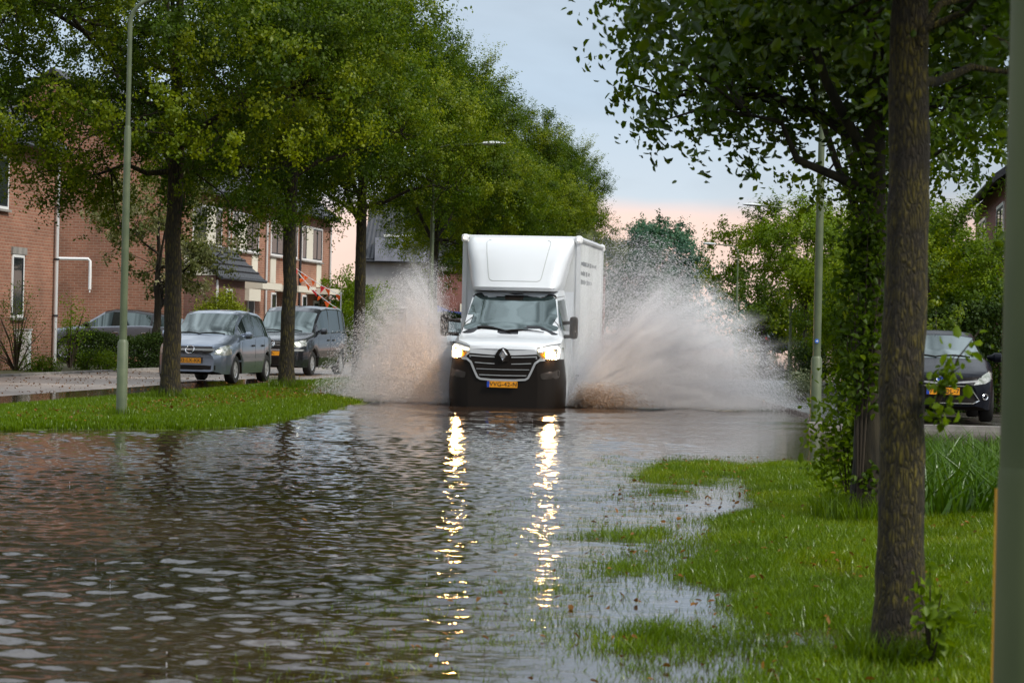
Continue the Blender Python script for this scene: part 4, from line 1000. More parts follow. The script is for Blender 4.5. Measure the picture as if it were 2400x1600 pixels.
    MB().box((L/2-sp['rwh']-.3, -W_*.36, .2), (L/2-sp['fw']+.3, W_*.36, .62)).build('chassis', M['black'], e_)
    for u_ in (sp['fw'], sp['rwh']):
        for s in (1, -1): wheel(e_, L/2-u_, s*(W_/2-.115), rw, .2, sp.get('rim'))
    # mirrors
    for s in (1, -1):
        ux = L/2-cow-.38; zb = sp['belt']+.06; b = MB(); y0 = s*(W_/2*.93); y1 = s*(W_/2+.19)
        ring = []
        for (yy, hx, hz) in ((y0, .03, .03), (s*(W_/2+.02), .05, .05), (s*(W_/2+.06), .085, .085), (y1-s*.03, .08, .08), (y1, .04, .045)):
            ring.append([(ux+hx*math.cos(a)*1.0, yy, zb+hz*math.sin(a)) for a in [k/10*6.283 for k in range(10)]])
        vs = [v for r in ring for v in r]; fs = []
        for i in range(4):
            for j in range(10): fs.append((i*10+j, i*10+(j+1) % 10, (i+1)*10+(j+1) % 10, (i+1)*10+j))
        fs += [tuple(range(10)), tuple(40+j for j in range(10))]
        b.add(vs, fs).build('mirror', sp.get('mirror') or P_, e_, True)
    # door handles and seams
    for s in (1, -1):
        for u_ in sp['handles']: 
            p = sf.side(L/2-u_, sp['belt']-.17, .0, s)
            if p: MB().box((p.x-.09, min(p.y-.01*s, p.y+.028*s), p.z-.02), (p.x+.09, max(p.y-.01*s, p.y+.028*s), p.z+.02)).build('handle', sp.get('handlemat') or M['chrome'], e_, bevel=.006)
        for u_ in sp['seams']: stroke(sf, [(L/2-u_, sp['belt']-.03), (L/2-u_, .34)], .014, .0012, 'door_seam', M['black'], e_, side=s)
        if sp.get('rub', True): stroke(sf, [(L/2-sp['fw']-Ra-.05, .50), (L/2-sp['rwh']+Ra+.05, .52)], .06, .008, 'side_moulding', sp.get('rubmat') or P_, e_, side=s)
    return e_, sf
FACE = -math.pi/2-HEAD      # heading that points the nose down the road towards the camera
def wipers(sf, e_, L, cow, zb, span=.55):
    for y0, y1 in ((-.05, -.05-span), (.5, .5-span)):
        pts = []
        for t in (0, .25, .5, .75, 1):
            p = sf.front(y0+(y1-y0)*t, zb+.03*math.sin(t*3), .012)
            if p: pts.append(p)
        if len(pts) > 2: MB().tube(pts, .011, 5).build('wiper', M['black'], e_)

# silver-blue mpv
Opel = dict(L=4.05, W=1.69, r=.31, paint=M['silverblue'], top=[(0, .66), (.05, .76), (.15, .84), (.5, .95), (.9, 1.06), (1.72, 1.545), (1.95, 1.60), (2.5, 1.625), (3.2, 1.585), (3.6, 1.51), (3.78, 1.42), (3.98, 1.0), (4.05, .8)],
    nose=.84, cowl=.92, header=1.70, rhead=3.66, rend=3.96, belt=1.0, win=[(1.30, 2.28), (2.36, 3.08), (3.14, 3.62)], fw=.78, rwh=3.41, handles=[2.12, 2.95], seams=[1.25, 2.32, 3.1], handlemat=M['blackrub'], tumble=.77)
YO = 53.6+2.0
e_, sf = car('parked_car', (PX(453, 860, 53.6)+DX*2.0-.02, YO, .085), FACE-.03, 'silver-blue mpv parked first behind the left island', 'cars parked in the side street', Opel)
X0 = 2.025
decal(sf, [(-.50, .70), (-.46, .81), (.46, .81), (.50, .70), (.40, .655), (-.40, .655)], .012, 'grille', M['black'], e_)
stroke(sf, [(-.52, .738), (.52, .738)], .045, .022, 'grille_bar', M['satin'], e_)
stroke(sf, [(.095*math.cos(a/14*6.283), .738+.08*math.sin(a/14*6.283)) for a in range(14)], .018, .034, 'emblem', M['chrome'], e_, closed=True)
stroke(sf, [(-.08, .745), (.0, .738), (.08, .731)], .016, .036, 'emblem_bolt', M['chrome'], e_)
for s in (1, -1):
    decal(sf, [(s*.52, .64), (s*.60, .78), (s*.74, .85), (s*.80, .83), (s*.81, .64), (s*.72, .61)], .012, 'headlight', M['lightglass'], e_)
decal(sf, [(-.56, .30), (-.56, .40), (.56, .40), (.56, .30)], .01, 'air_intake', M['black'], e_)
decal(sf, [(-.78, .2), (-.78, .25), (.78, .25), (.78, .2)], .008, 'bumper_lip', M['black'], e_)
plate(e_, X0+.01, .50, '52-LX-KK'); wipers(sf, e_, 4.05, .92, 1.08)

# dark grey van-like mpv behind it
Cad = dict(L=4.4, W=1.79, r=.32, paint=M['greymet'], top=[(0, .72), (.05, .86), (.15, .94), (.5, 1.03), (1.02, 1.14), (1.72, 1.70), (1.95, 1.80), (2.6, 1.84), (4.0, 1.82), (4.22, 1.74), (4.36, 1.1), (4.4, .9)],
    nose=.93, cowl=1.04, header=1.70, rhead=4.2, rend=4.34, belt=1.10, win=[(1.42, 2.42), (2.5, 3.45), (3.53, 4.1)], fw=.85, rwh=3.53, handles=[2.25, 2.75], seams=[1.35, 2.46, 3.5], tumble=.84, handlemat=M['greymet'])
xc = PX(649, 826, 64.3)
e_, sf = car('parked_car', (xc+DX*2.2+.02, 64.3+2.2, .085), FACE-.08, 'dark grey high-roofed mpv parked second, half veiled by spray', 'cars parked in the side street', Cad)
X0 = 2.2
decal(sf, [(-.52, .74), (-.50, .90), (.50, .90), (.52, .74), (.42, .70), (-.42, .70)], .012, 'grille', M['black'], e_)
for z_ in (.79, .85): stroke(sf, [(-.52, z_), (.52, z_)], .014, .02, 'grille_bar', M['chrome'], e_)
stroke(sf, [(.085*math.cos(a/14*6.283), .82+.085*math.sin(a/14*6.283)) for a in range(14)], .016, .034, 'emblem', M['chrome'], e_, closed=True)
stroke(sf, [(-.045, .875), (-.01, .82), (0, .84), (.01, .82), (.045, .875)], .013, .036, 'emblem_letter', M['chrome'], e_)
stroke(sf, [(-.065, .84), (-.03, .76), (0, .81), (.03, .76), (.065, .84)], .013, .036, 'emblem_letter', M['chrome'], e_)
for s in (1, -1): decal(sf, [(s*.53, .75), (s*.55, .86), (s*.76, .93), (s*.84, .92), (s*.83, .77), (s*.70, .73)], .012, 'headlight', M['lightglass'], e_)
stroke(sf, [(-.80, .66), (.80, .66)], .05, .012, 'bumper_strip', M['satin'], e_)
decal(sf, [(-.62, .28), (-.62, .48), (.62, .48), (.62, .28)], .01, 'air_intake', M['black'], e_)
plate(e_, X0+.01, .57, '59-'); wipers(sf, e_, 4.4, 1.04, 1.16)

# grey suv seen from its side
Suv = dict(L=4.37, W=1.9, r=.36, paint=M['greysuv'], top=[(0, .78), (.06, .92), (.2, 1.0), (.7, 1.07), (1.2, 1.14), (2.0, 1.58), (2.3, 1.64), (3.0, 1.62), (3.9, 1.50), (4.1, 1.40), (4.3, 1.05), (4.37, .9)],
    nose=1.0, cowl=1.2, header=1.98, rhead=4.0, rend=4.28, belt=1.09, win=[(1.62, 2.62), (2.72, 3.5), (3.58, 3.95)], fw=.87, rwh=3.53, handles=[2.45, 3.35], seams=[1.5, 2.67, 3.5], roofmat=M['blackgloss'], blackpillar=True, mirror=M['blackgloss'], tumble=.78, rubmat=M['alu'])
e_, sf = car('parked_car', (PX(272, 770, 75), 75.2, .13), -HEAD+math.pi-.02, 'grey suv with black roof parked sideways before the gable wall', None, Suv)
for s in (1, -1): decal(sf, [(s*.55, .82), (s*.6, .92), (s*.9, .93), (s*.9, .84)], .012, 'headlight', M['lightglass'], e_)
decal(sf, [(-.5, .6), (-.5, .85), (.5, .85), (.5, .6)], .012, 'grille', M['black'], e_)

# black hatchback on the right
Fi = dict(L=3.95, W=1.72, r=.31, paint=M['blackcar'], top=[(0, .62), (.05, .73), (.15, .79), (.5, .90), (.95, 1.02), (1.75, 1.41), (2.0, 1.465), (2.4, 1.48), (3.2, 1.42), (3.55, 1.3), (3.8, 1.0), (3.95, .8)],
    nose=.80, cowl=.97, header=1.73, rhead=3.35, rend=3.78, belt=.98, win=[(1.3, 2.25), (2.33, 3.1)], fw=.78, rwh=3.27, handles=[2.1, 2.95], seams=[1.22, 2.29], tumble=.74)
e_, sf = car('parked_car', (PX(2222, 894, 39.4)+.12, 39.4+1.95, .085), -math.pi/2-.10, 'black hatchback parked on the right between trunk and near post', None, Fi)
X0 = 1.975
stroke(sf, [(-.62, .72), (0, .665), (.62, .72)], .05, .012, 'grille_slot', M['blackgloss'], e_)
stroke(sf, [(-.55, .665), (0, .62), (.55, .665)], .03, .02, 'grille_bar', M['satin'], e_)
decal(sf, [(.10*math.cos(a/12*6.283), .69+.045*math.sin(a/12*6.283)) for a in range(12)], .03, 'emblem', M['plateblue'], e_, 2, 1)
stroke(sf, [(.105*math.cos(a/14*6.283), .69+.05*math.sin(a/14*6.283)) for a in range(14)], .014, .036, 'emblem_ring', M['chrome'], e_, closed=True)
decal(sf, [(-.36, .58), (.36, .58), (.56, .36), (.5, .32), (-.5, .32), (-.56, .36)], .012, 'lower_grille', M['black'], e_)
stroke(sf, [(-.36, .585), (.36, .585), (.44, .55), (.58, .36), (.48, .31), (-.48, .31), (-.58, .36), (-.44, .55)], .018, .022, 'grille_surround', M['chrome'], e_, closed=True)
for s in (1, -1):
    decal(sf, [(s*.48, .60), (s*.58, .72), (s*.76, .83), (s*.83, .80), (s*.82, .70), (s*.68, .63)], .012, 'headlight', M['lightglass'], e_)
    stroke(sf, [(s*.68+.045*math.cos(a/10*6.283), .42+.045*math.sin(a/10*6.283)) for a in range(10)], .016, .02, 'fog_lamp', M['chrome'], e_, closed=True)
plate(e_, X0+.012, .50, '75-NDL-7'); wipers(sf, e_, 3.95, .97, 1.04)
MB().tube([(.15, 0, 1.47), (-.02, 0, 1.80)], .006, 6).build('aerial', M['black'], e_)

# white car behind the truck's mirror
Wc = dict(Cad); Wc.update(paint=M['whitecar'], L=4.0, top=[(0, .72), (.05, .84), (.15, .9), (.5, 1.0), (.95, 1.1), (1.7, 1.56), (1.95, 1.63), (2.6, 1.66), (3.5, 1.6), (3.8, 1.4), (3.95, 1.1), (4.0, .9)], cowl=.97, header=1.68, rhead=3.55, rend=3.9, win=[(1.3, 2.3), (2.4, 3.2)], seams=[1.3, 2.35], rwh=3.3)
e_, sf = car('parked_car', (PX(1087, 780, 88), 90, .12), FACE, 'white car half hidden behind the box truck, its roof above the mirror', 'cars parked in the side street', Wc)
decal(sf, [(-.5, .7), (-.5, .82), (.5, .82), (.5, .7)], .012, 'grille', M['black'], e_)
for s in (1, -1): decal(sf, [(s*.53, .72), (s*.6, .84), (s*.8, .88), (s*.8, .74)], .012, 'headlight', M['lightglass'], e_)

# far cars on the right, seen from behind
Fc_ = dict(Fi); Fc_.update(paint=M['navycar'])
e_, sf0 = car('parked_car', (PX(1834, 800, 148), 150, .32), math.pi/2-HEAD, 'dark hatchback seen from behind at the end of the flooded street', 'cars parked far down the street', Fc_)
V_ = None
for s in (1, -1): MB().box((-1.98, min(s*.55, s*.76), .74), (-1.86, max(s*.55, s*.76), 1.0)).build('tail_light', M['redlamp'], e_, bevel=.02)
plate(e_, -1.99, .58, None, rear=True)
Bc = dict(Fi); Bc.update(paint=M['beigecar'], L=4.4, top=[(0, .66), (.05, .76), (.15, .82), (.5, .92), (1.2, 1.0), (1.95, 1.38), (2.3, 1.42), (2.9, 1.40), (3.7, 1.02), (4.2, .98), (4.35, .9), (4.4, .8)], rhead=2.95, rend=3.65, cowl=1.22, header=1.93, win=[(1.6, 2.35), (2.42, 3.1)], rwh=3.45, seams=[1.5, 2.38], handles=[2.2, 3.0])
e_, sf = car('parked_car', (PX(1783, 800, 152), 154, .32), -HEAD+.05, 'pale beige car parked sideways behind the dark hatchback, dim through the spray', 'cars parked far down the street', Bc)
for s in (1, -1): MB().box((-2.24, min(s*.5, s*.74), .72), (-2.14, max(s*.5, s*.74), .88)).build('tail_light', M['redlamp'], e_, bevel=.02)
plate(e_, -2.21, .55, None, rear=True)

# ------------------------------------------------------------------ the box truck
tx, ty = PX(1188, 948, 45.0), 45.0
T = empty('box_truck', (tx+DX*3.3*.99-.07, ty+3.2, 0), FACE, 'white box truck driving through the flood with its headlights on', 'truck', None, 1.03)
LF = 3.3                                         # nose at x=+3.3
ust = np.array([0, .02, .05, .09, .14, .2, .28, .38, .5, .62, .75, .85, .95, 1.05, 1.15, 1.25, 1.35, 1.45, 1.6, 1.8, 2.0, 2.18])
top = np.interp(ust, [0, .02, .06, .12, .3, .72, .80, 1.38, 1.5, 1.8, 2.18], [1.02, 1.07, 1.115, 1.145, 1.20, 1.265, 1.31, 2.02, 2.075, 2.12, 2.13])
wid = np.interp(ust, [0, .02, .05, .09, .14, .2, .28, .38, .5, .7, 2.2], [.60, .70, .79, .86, .905, .94, .97, .99, 1.0, 1.0, 1.0])
belt = np.interp(ust, [0, .2, .75, 2.2], [1.0, 1.07, 1.22, 1.30]); belt = np.minimum(belt, top-.02)
wt = np.interp(ust, [0, .2, .5, .75, 1.38, 1.6, 2.2], [.56, .84, .90, .90, .775, .79, .82])
rings = []
for i, u in enumerate(ust):
    w, t, be, q = wid[i], top[i], belt[i], wt[i]; sh = min(.10, (t-be)*.6)
    half = [(0, -.18), (w*.96, -.18), (w*1.02, .02), (w*1.035, .22), (w*1.035, .45), (w*1.01, .68), (w*.985, .86), (w*.97, .98), (w*.955, be), (q, t-sh*.8), (q*.988, t-sh*.25), (q*.6, t-sh*.05), (0, t)]
    zz = [h_[1] for h_ in half]
    for k in range(1, len(half)): 
        if half[k][1] < half[k-1][1] and k < 9: half[k] = (half[k][0], half[k-1][1]+.001)
    rings.append([(LF-u, y, z) for y, z in half]+[(LF-u, -y, z) for y, z in half[-2:0:-1]])
R = len(rings[0]); Hh = 13; V = [(x-.10*y*y*min(1, (LF+.2-x)/.5)*min(1, (x-LF+2.2)/.5), y, z) for r in rings for (x, y, z) in r]; G = {'cab': [], 'bumper': []}
for i in range(len(ust)-1):
    for j in range(R):
        jj = j if j < Hh-1 else R-1-j; f = (i*R+j, i*R+(j+1) % R, (i+1)*R+(j+1) % R, (i+1)*R+j)
        G['bumper' if (jj <= 5 and ust[i+1] <= .76) or jj <= 1 else 'cab'].append(f)
for j in range(Hh-1):
    a, b = j, j+1; c, d = (R-j-1) % R, (R-j) % R
    G['bumper' if j <= 5 else 'cab'].append((a, b, c, d) if j > 0 and j < Hh-2 else ((a, b, c) if j == 0 else (a, b, d)))
sf = Surf(V, G['cab']+G['bumper'])
for k, m_ in (('cab', M['truck_white']), ('bumper', M['black'])):
    used = sorted({i for f in G[k] for i in f}); mp_ = {v: i for i, v in enumerate(used)}
    me = bpy.data.meshes.new(k); me.from_pydata([V[i] for i in used], [], [tuple(mp_[i] for i in f) for f in G[k]]); me.polygons.foreach_set('use_smooth', [True]*len(me.polygons)); me.update(); sharp(me, 42); me.validate()
    o = link(k, me, m_, T)
MB().box((LF-2.2, -.99, -.17), (LF-2.18, .99, 2.08)).build('cab_back', M['truck_white'], T)
# windscreen with rounded corners and black surround
def rrect(pts, r, n=4):
    out = []
    k = len(pts)
    for i in range(k):
        p = Vector(pts[i]); a = Vector(pts[i-1]); b = Vector(pts[(i+1) % k]); u = (a-p).normalized()*r; v = (b-p).normalized()*r
        for j in range(n+1): t = j/n; out.append(tuple((p+u)*(1-t)**2+p*2*t*(1-t)+(p+v)*t**2))
    return out
decal(sf, rrect([(-.915, 1.285), (-.76, 2.025), (.76, 2.025), (.915, 1.285)], .10), .006, 'windscreen_surround', M['blackgloss'], T, 6, 2)
ws = decal(sf, rrect([(-.875, 1.36), (-.735, 1.99), (.735, 1.99), (.875, 1.36)], .09), .012, 'windscreen', M['glass'], T, 6, 2)
decal(sf, rrect([(-.17, 1.93), (-.13, 1.90), (.13, 1.90), (.17, 1.93), (.17, 1.99), (-.17, 1.99)], .02), .016, 'sensor_patch', M['black'], T, 3, 2)
for p0, p1 in (((-.60, 1.40), (.02, 1.32)), ((-.05, 1.345), (.62, 1.33))):
    pts = []
    for q in range(8):
        t = q/7; p = sf.front(p0[0]+(p1[0]-p0[0])*t, p0[1]+(p1[1]-p0[1])*t+.03*math.sin(t*3.14), .03)
        if p: pts.append(p)
    MB().tube(pts, [.018, .018, .015, .013, .012, .010, .009, .007][:len(pts)], 6).build('wiper', M['black'], T)
# grille
gpoly = [(-.66, .885), (-.60, .94), (-.20, .915), (.20, .915), (.60, .94), (.66, .885), (.52, .74), (.43, .535), (.34, .515), (-.34, .515), (-.43, .535), (-.52, .74)]
decal(sf, gpoly, .010, 'grille', M['black'], T, 4, 3)
for z_, hw, tk in ((.885, .60, .020), (.765, .50, .014), (.66, .47, .010), (.555, .42, .013)):
    for s in (1, -1):
        if z_ > .7: stroke(sf, [(s*.15, z_-.005), (s*hw*.6, z_), (s*hw, z_+.012)], tk, .022, 'grille_bar', M['satin'], T)
    if z_ < .7: stroke(sf, [(-hw, z_+.006), (0, z_), (hw, z_+.006)], tk, .022, 'grille_bar', M['satin'], T)
stroke(sf, [(-.74, .845), (-.64, .835), (-.57, .78), (-.50, .62), (-.45, .52), (-.40, .49), (-.2, .475), (.2, .475), (.40, .49), (.45, .52), (.50, .62), (.57, .78), (.64, .835), (.74, .845)], .036, .024, 'grille_surround', M['satin'], T)
# lozenge emblem
MB().prism([(-.13, .93), (-.07, 1.02), (0, 1.045), (.07, 1.02), (.13, .93), (.09, .80), (-.09, .80)], LF-.01, LF+.03, 'x').build('emblem_plinth', M['black'], T)
loz = lambda k: [(0, .915+.125*k), (.088*k, .915), (0, .915-.125*k), (-.088*k, .915)]
o_, i_ = loz(1), loz(.45); vs = [(LF+.035, y, z) for y, z in o_]+[(LF+.07, y*.99, z) for y, z in [(a[0]*.72, .915+(a[1]-.915)*.72) for a in o_]]+[(LF+.04, y, z) for y, z in i_]
MB().add(vs, [(i, (i+1) % 4, 4+(i+1) % 4, 4+i) for i in range(4)]+[(4+i, 4+(i+1) % 4, 8+(i+1) % 4, 8+i) for i in range(4)]+[(0, 1, 2, 3)]).build('emblem', M['chrome'], T)
# headlights
for s in (1, -1):
    hp = [(s*.60, 1.02), (s*.94, 1.10), (s*.975, 1.06), (s*.965, .86), (s*.90, .845), (s*.70, .86), (s*.60, .93)]
    h_ = decal(sf, hp, .012, 'headlight', M['lightglass'], T, 4, 3)
    stroke(sf, [(s*.60, 1.045), (s*.80, 1.10), (s*.965, 1.13)], .014, .014, 'headlight_brow', M['black'], h_)
    stroke(sf, [(s*.62, 1.00), (s*.92, 1.065), (s*.945, 1.03), (s*.935, .885), (s*.90, .865)], .034, .026, 'daylight_strip', M['emit_drl'], h_)
    decal(sf, [(s*(.83+.075*math.cos(a/10*6.283)), .935+.062*math.sin(a/10*6.283)) for a in range(10)], .03, 'beam_lens', M['emit_core'], h_, 2, 1)
    decal(sf, [(s*.64, .95), (s*.75, .985), (s*.75, .88), (s*.70, .88)], .018, 'indicator', M['amber'], h_, 2, 2)
    # fog recess, lower lip
    decal(sf, rrect([(s*.66, .60), (s*.97, .68), (s*.97, .52), (s*.68, .50)], .04), .008, 'fog_panel', mat('bumper_sheen', (.03, .024, .02), .3), T, 3, 2)
plate(T, LF+.035, .40, 'VVG-42-N', w=.54)
# mirrors
for s in (1, -1):
    a = MB(); dm = 0 if s < 0 else -.10; a.tube([(LF-1.05, s*.93, 1.50), (LF-1.0, s*1.16, 1.52)], [.035, .03], 8); a.build('mirror_arm', M['black'], T, True); a = MB(); a.tube([(LF-1.05, s*.96, 1.26), (LF-1.0, s*1.16, 1.27)], [.035, .03], 8); a.build('mirror_arm', M['black'], T, True)
    MB().box((LF-1.10, min(s*(1.15+dm), s*(1.30+dm)), 1.22), (LF-.97, max(s*(1.15+dm), s*(1.30+dm)), 1.62)).build('mirror', M['black'], T, bevel=.05)
# side window + door
for s in (1, -1):
    decal(sf, rrect([(LF-1.02, 1.36), (LF-1.38, 1.90), (LF-2.02, 1.95), (LF-2.02, 1.36)], .06), .008, 'side_window', M['glass_side'], T, 4, 3, side=s)
    stroke(sf, [(LF-.92, .4), (LF-.92, 1.3), (LF-1.32, 1.96), (LF-2.1, 2.0), (LF-2.1, .3)], .012, .002, 'door_seam', M['black'], T, side=s)
# roof fairing: horizontal rings
lev = [(2.07, 1.24, .76, .22), (2.13, 1.22, .80, .24), (2.22, 1.27, .83, .26), (2.40, 1.36, .87, .28), (2.60, 1.47, .915, .28), (2.80, 1.60, .965, .26), (2.92, 1.71, .985, .24), (3.00, 1.83, .985, .2), (3.05, 1.96, .96, .16), (3.065, 2.04, .9, .1)]
vs = []; n_ = 0
for z, u0, w, r in lev:
    ring = []; N_ = 8
    xf, xb = LF-u0, LF-2.19
    r = min(r, (xf-xb)*.8)
    for k in range(13): ring.append((xf-.05*(abs(-1+2*k/12))**2.2*1.0, (w-r)*(-1+2*k/12)))
    cor = [(xf-.05-r+r*math.cos(a), (w-r)+r*math.sin(a)) for a in [math.pi/2*k/N_ for k in range(1, N_+1)]]
    full = ring+cor+[(xb, w)]+[(xb, -w)]+[(x, -y) for x, y in cor[::-1]]
    n_ = len(full); vs += [(x, y, z) for x, y in full]
fs = []
for i in range(len(lev)-1):
    for j in range(n_): fs.append((i*n_+j, i*n_+(j+1) % n_, (i+1)*n_+(j+1) % n_, (i+1)*n_+j))
fs += [tuple(range(n_)), tuple((len(lev)-1)*n_+j for j in range(n_))]
fo = MB().add(vs, fs).build('roof_fairing', M['truck_white'], T, True)
sff = Surf(vs, fs)
stroke(sff, rrect([(-.60, 3.0), (-.47, 2.24), (.47, 2.24), (.60, 3.0)], .08)[:], .016, .003, 'fairing_groove', mat('groove_grey', (.42, .44, .45), .5), fo)
# the cargo box
bx0, bx1 = LF-2.22, LF-6.5
bo = MB().box((bx1, -1.07, .62), (bx0, 1.07, 3.04)).build('cargo_box', M['box_white'], T)
rl = MB()
for s in (1, -1):
    rl.tube([(bx0-.03, s*1.06, 3.05), (bx1+.03, s*1.06, 3.05)], .055, 10); rl.box((bx0-.08, min(s*1.02, s*1.10), .60), (bx0+.015, max(s*1.02, s*1.10), 3.05)); rl.box((bx1-.015, min(s*1.02, s*1.10), .60), (bx1+.08, max(s*1.02, s*1.10), 3.05))
    rl.box((bx1, min(s*1.05, s*1.095), .56), (bx0, max(s*1.05, s*1.095), .64))
rl.tube([(bx0-.01, -1.06, 3.05), (bx0-.01, 1.06, 3.05)], .055, 10); rl.tube([(bx1+.01, -1.06, 3.05), (bx1+.01, 1.06, 3.05)], .055, 10)
rl.build('frame_rail', M['alu'], bo)
for s in (1, -1):
    for xx in (bx0, bx1): MB().box((xx-.07, min(s*.99, s*1.125), 2.965), (xx+.07, max(s*.99, s*1.125), 3.115)).build('corner_cap', M['white'], bo, bevel=.04)
    MB().tube([(bx0+.06, s*1.06, 3.04), (bx0+.085, s*1.06, 3.04)], .022, 12).build('marker_lamp', M['emit_marker'], bo)
# faded unreadable rows of dark lettering on the side panel
r_ = random.Random(4)
for row, (z_, n_) in enumerate(((2.62, 14), (2.44, 9), (2.28, 10))):
    b = MB(); x_ = bx0-.35
    for k in range(n_):
        w_ = r_.uniform(.08, .2)
        hh_ = r_.uniform(.05, .09)
        b.box((x_-w_, 1.071, z_-hh_/2), (x_, 1.075, z_+hh_/2)); x_ -= w_+r_.choice([.03, .04, .14])
    b.build('lettering', mat('faded_ink', (.10, .11, .12), .6), bo)
MB().box((LF-6.4, -.45, .25), (LF-2.0, .45, .62)).build('chassis', M['black'], T)
MB().box((bx1-.35, -.95, .35), (bx1-.02, .95, .6)).build('tail_lift', M['alu'], T, bevel=.02)
for u_ in (.87, 5.1):
    for s in (1, -1):
        w_ = wheel(T, LF-u_, s*.86, .34, .24); w_.location = (0, 0, -.14)

# ------------------------------------------------------------------ water thrown up by the wheels
def drops(Pt, D, L, w, rg_, v):
    """little spindles: 5 verts, 6 triangles"""
    n = len(Pt); D = D/np.linalg.norm(D, axis=1)[:, None]; a = np.cross(D, np.array([[.3, .2, .9]])); a /= np.linalg.norm(a, axis=1)[:, None]+1e-9; b = np.cross(D, a)
    L = L[:, None]; w = w[:, None]
    V = np.stack([Pt-D*L*.5, Pt+a*w, Pt-a*.5*w+b*.87*w, Pt-a*.5*w-b*.87*w, Pt+D*L*.5], 1).reshape(-1, 3)
    i = np.arange(n)[:, None]*5; tri = [[0, 2, 1], [0, 3, 2], [0, 1, 3], [4, 1, 2], [4, 2, 3], [4, 3, 1]]
    return V, np.concatenate([i+np.array([t]) for t in tri]), np.repeat(v, 5)
def plume(side, name, label, seed, groups):
    """ballistic jets from the front wheel; side=+1 is image right. groups: (n, vlat range, vz range, size, length, brown)"""
    rg_ = np.random.default_rng(seed); Vs = []; Fs = []; As = []; off = 0
    for g in groups:
        n = g['n']; jet = rg_.integers(0, g['jets'], n); jr = np.random.default_rng(seed+5)
        jl = jr.random(g['jets']); jz = jr.random(g['jets']); jy = jr.random(g['jets'])
        spread = g.get('spread', .35)
        vl = g['vl'][0]+(g['vl'][1]-g['vl'][0])*(jl[jet]*(1-spread)+rg_.random(n)*spread)
        vz = g['vz'][0]+(g['vz'][1]-g['vz'][0])*np.clip(jz[jet]*(1-spread)+rg_.random(n)*spread, 0, 1)
        if g.get('fan') is not None:                      # tie height to sideways speed, like a thrown sheet
            q = (vl-g['vl'][0])/(g['vl'][1]-g['vl'][0]); vz = np.interp(q, g['fan'][0], g['fan'][1])*(g.get('fz', (.55, 1))[0]+(g.get('fz', (.55, 1))[1]-g.get('fz', (.55, 1))[0])*rg_.random(n)**g.get('fp', .6))
        vy = g['vy'][0]+(g['vy'][1]-g['vy'][0])*(jy[jet]*.5+rg_.random(n)*.5)
        tmax = 2*vz/9.81; t = tmax*rg_.random(n)**g.get('tp', .8)*g.get('tm', 1)
        x = side*(.15*rg_.random(n)+vl*t*(1-.12*t)); z = .02+vz*t-4.905*t*t; y = vy*t+(rg_.random(n)-.3)*g.get('dy', .5)
        x += rg_.normal(size=n)*g['jit']; z += rg_.normal(size=n)*g['jit']; y += rg_.normal(size=n)*g['jit']
        D = np.stack([side*vl, vy*.3, vz-9.81*t], 1)
        k = z > .0
        Pw = np.stack([x, y, z], 1)[k]; D = D[k]; m_ = k.sum()
        u = rg_.random(m_)
        br = g.get('brown', 0)
        v = np.clip(1-br*np.exp(-Pw[:, 2]/g.get('bh', .3))*(.6+.6*rg_.random(m_)), 0, 1)
        V, Fx, at = drops(Pw, D, g['len']*(.5+u), g['w']*(.5+.9*rg_.random(m_)**2), rg_, v)
        Vs.append(V); Fs.append(Fx+off); As.append(at); off += len(V)
    V = np.concatenate(Vs)
    # from local (x sideways, y along the travel, z) to world at the front wheel
    wx, wy = tx+side*1.0+DX*.9, ty+.8
    V = V+np.array([[wx, wy, 0]])
    return tag(link(name, np_mesh(name, V, [np.concatenate(Fs)], False, np.concatenate(As)), M['spray']), label, 'water spray', kind='stuff')
fanR = ([0, .10, .25, .45, .7, 1], [7.4, 8.1, 8.0, 6.6, 4.2, 1.0])
SP = M['spray']
plume(1, 'water_spray', 'high fan of spray thrown from the right of the truck towards the green post', 3, [
    dict(n=150000, jets=90, vl=(.1, 8.2), vz=(0, 1), fan=fanR, fz=(.25, 1.0), fp=.5, vy=(-.6, 1.6), len=.036, w=.0027, jit=.05, tp=.9),
    dict(n=420000, jets=60, vl=(.4, 7.0), vz=(0, 1), fan=([0, .2, .45, .7, 1], [3.8, 5.9, 6.3, 4.4, 1.2]), fz=(.2, .97), fp=.75, vy=(-.5, 1.6), len=.014, w=.0027, jit=.09, brown=.12, bh=.3, tp=.85),
    dict(n=110000, jets=60, vl=(2, 8.2), vz=(0, 1), fan=([0, .5, 1], [2.0, 1.5, .8]), fz=(.2, 1), vy=(-.3, 1.5), len=.014, w=.0028, jit=.05, brown=.1, bh=.2, dy=.4),
    dict(n=32000, jets=70, vl=(.3, 3.6), vz=(1.0, 3.1), vy=(-2.0, .2), len=.06, w=.0034, jit=.035, brown=1.0, bh=1.6, spread=.45, dy=.8, tm=1, tp=1.0),
])
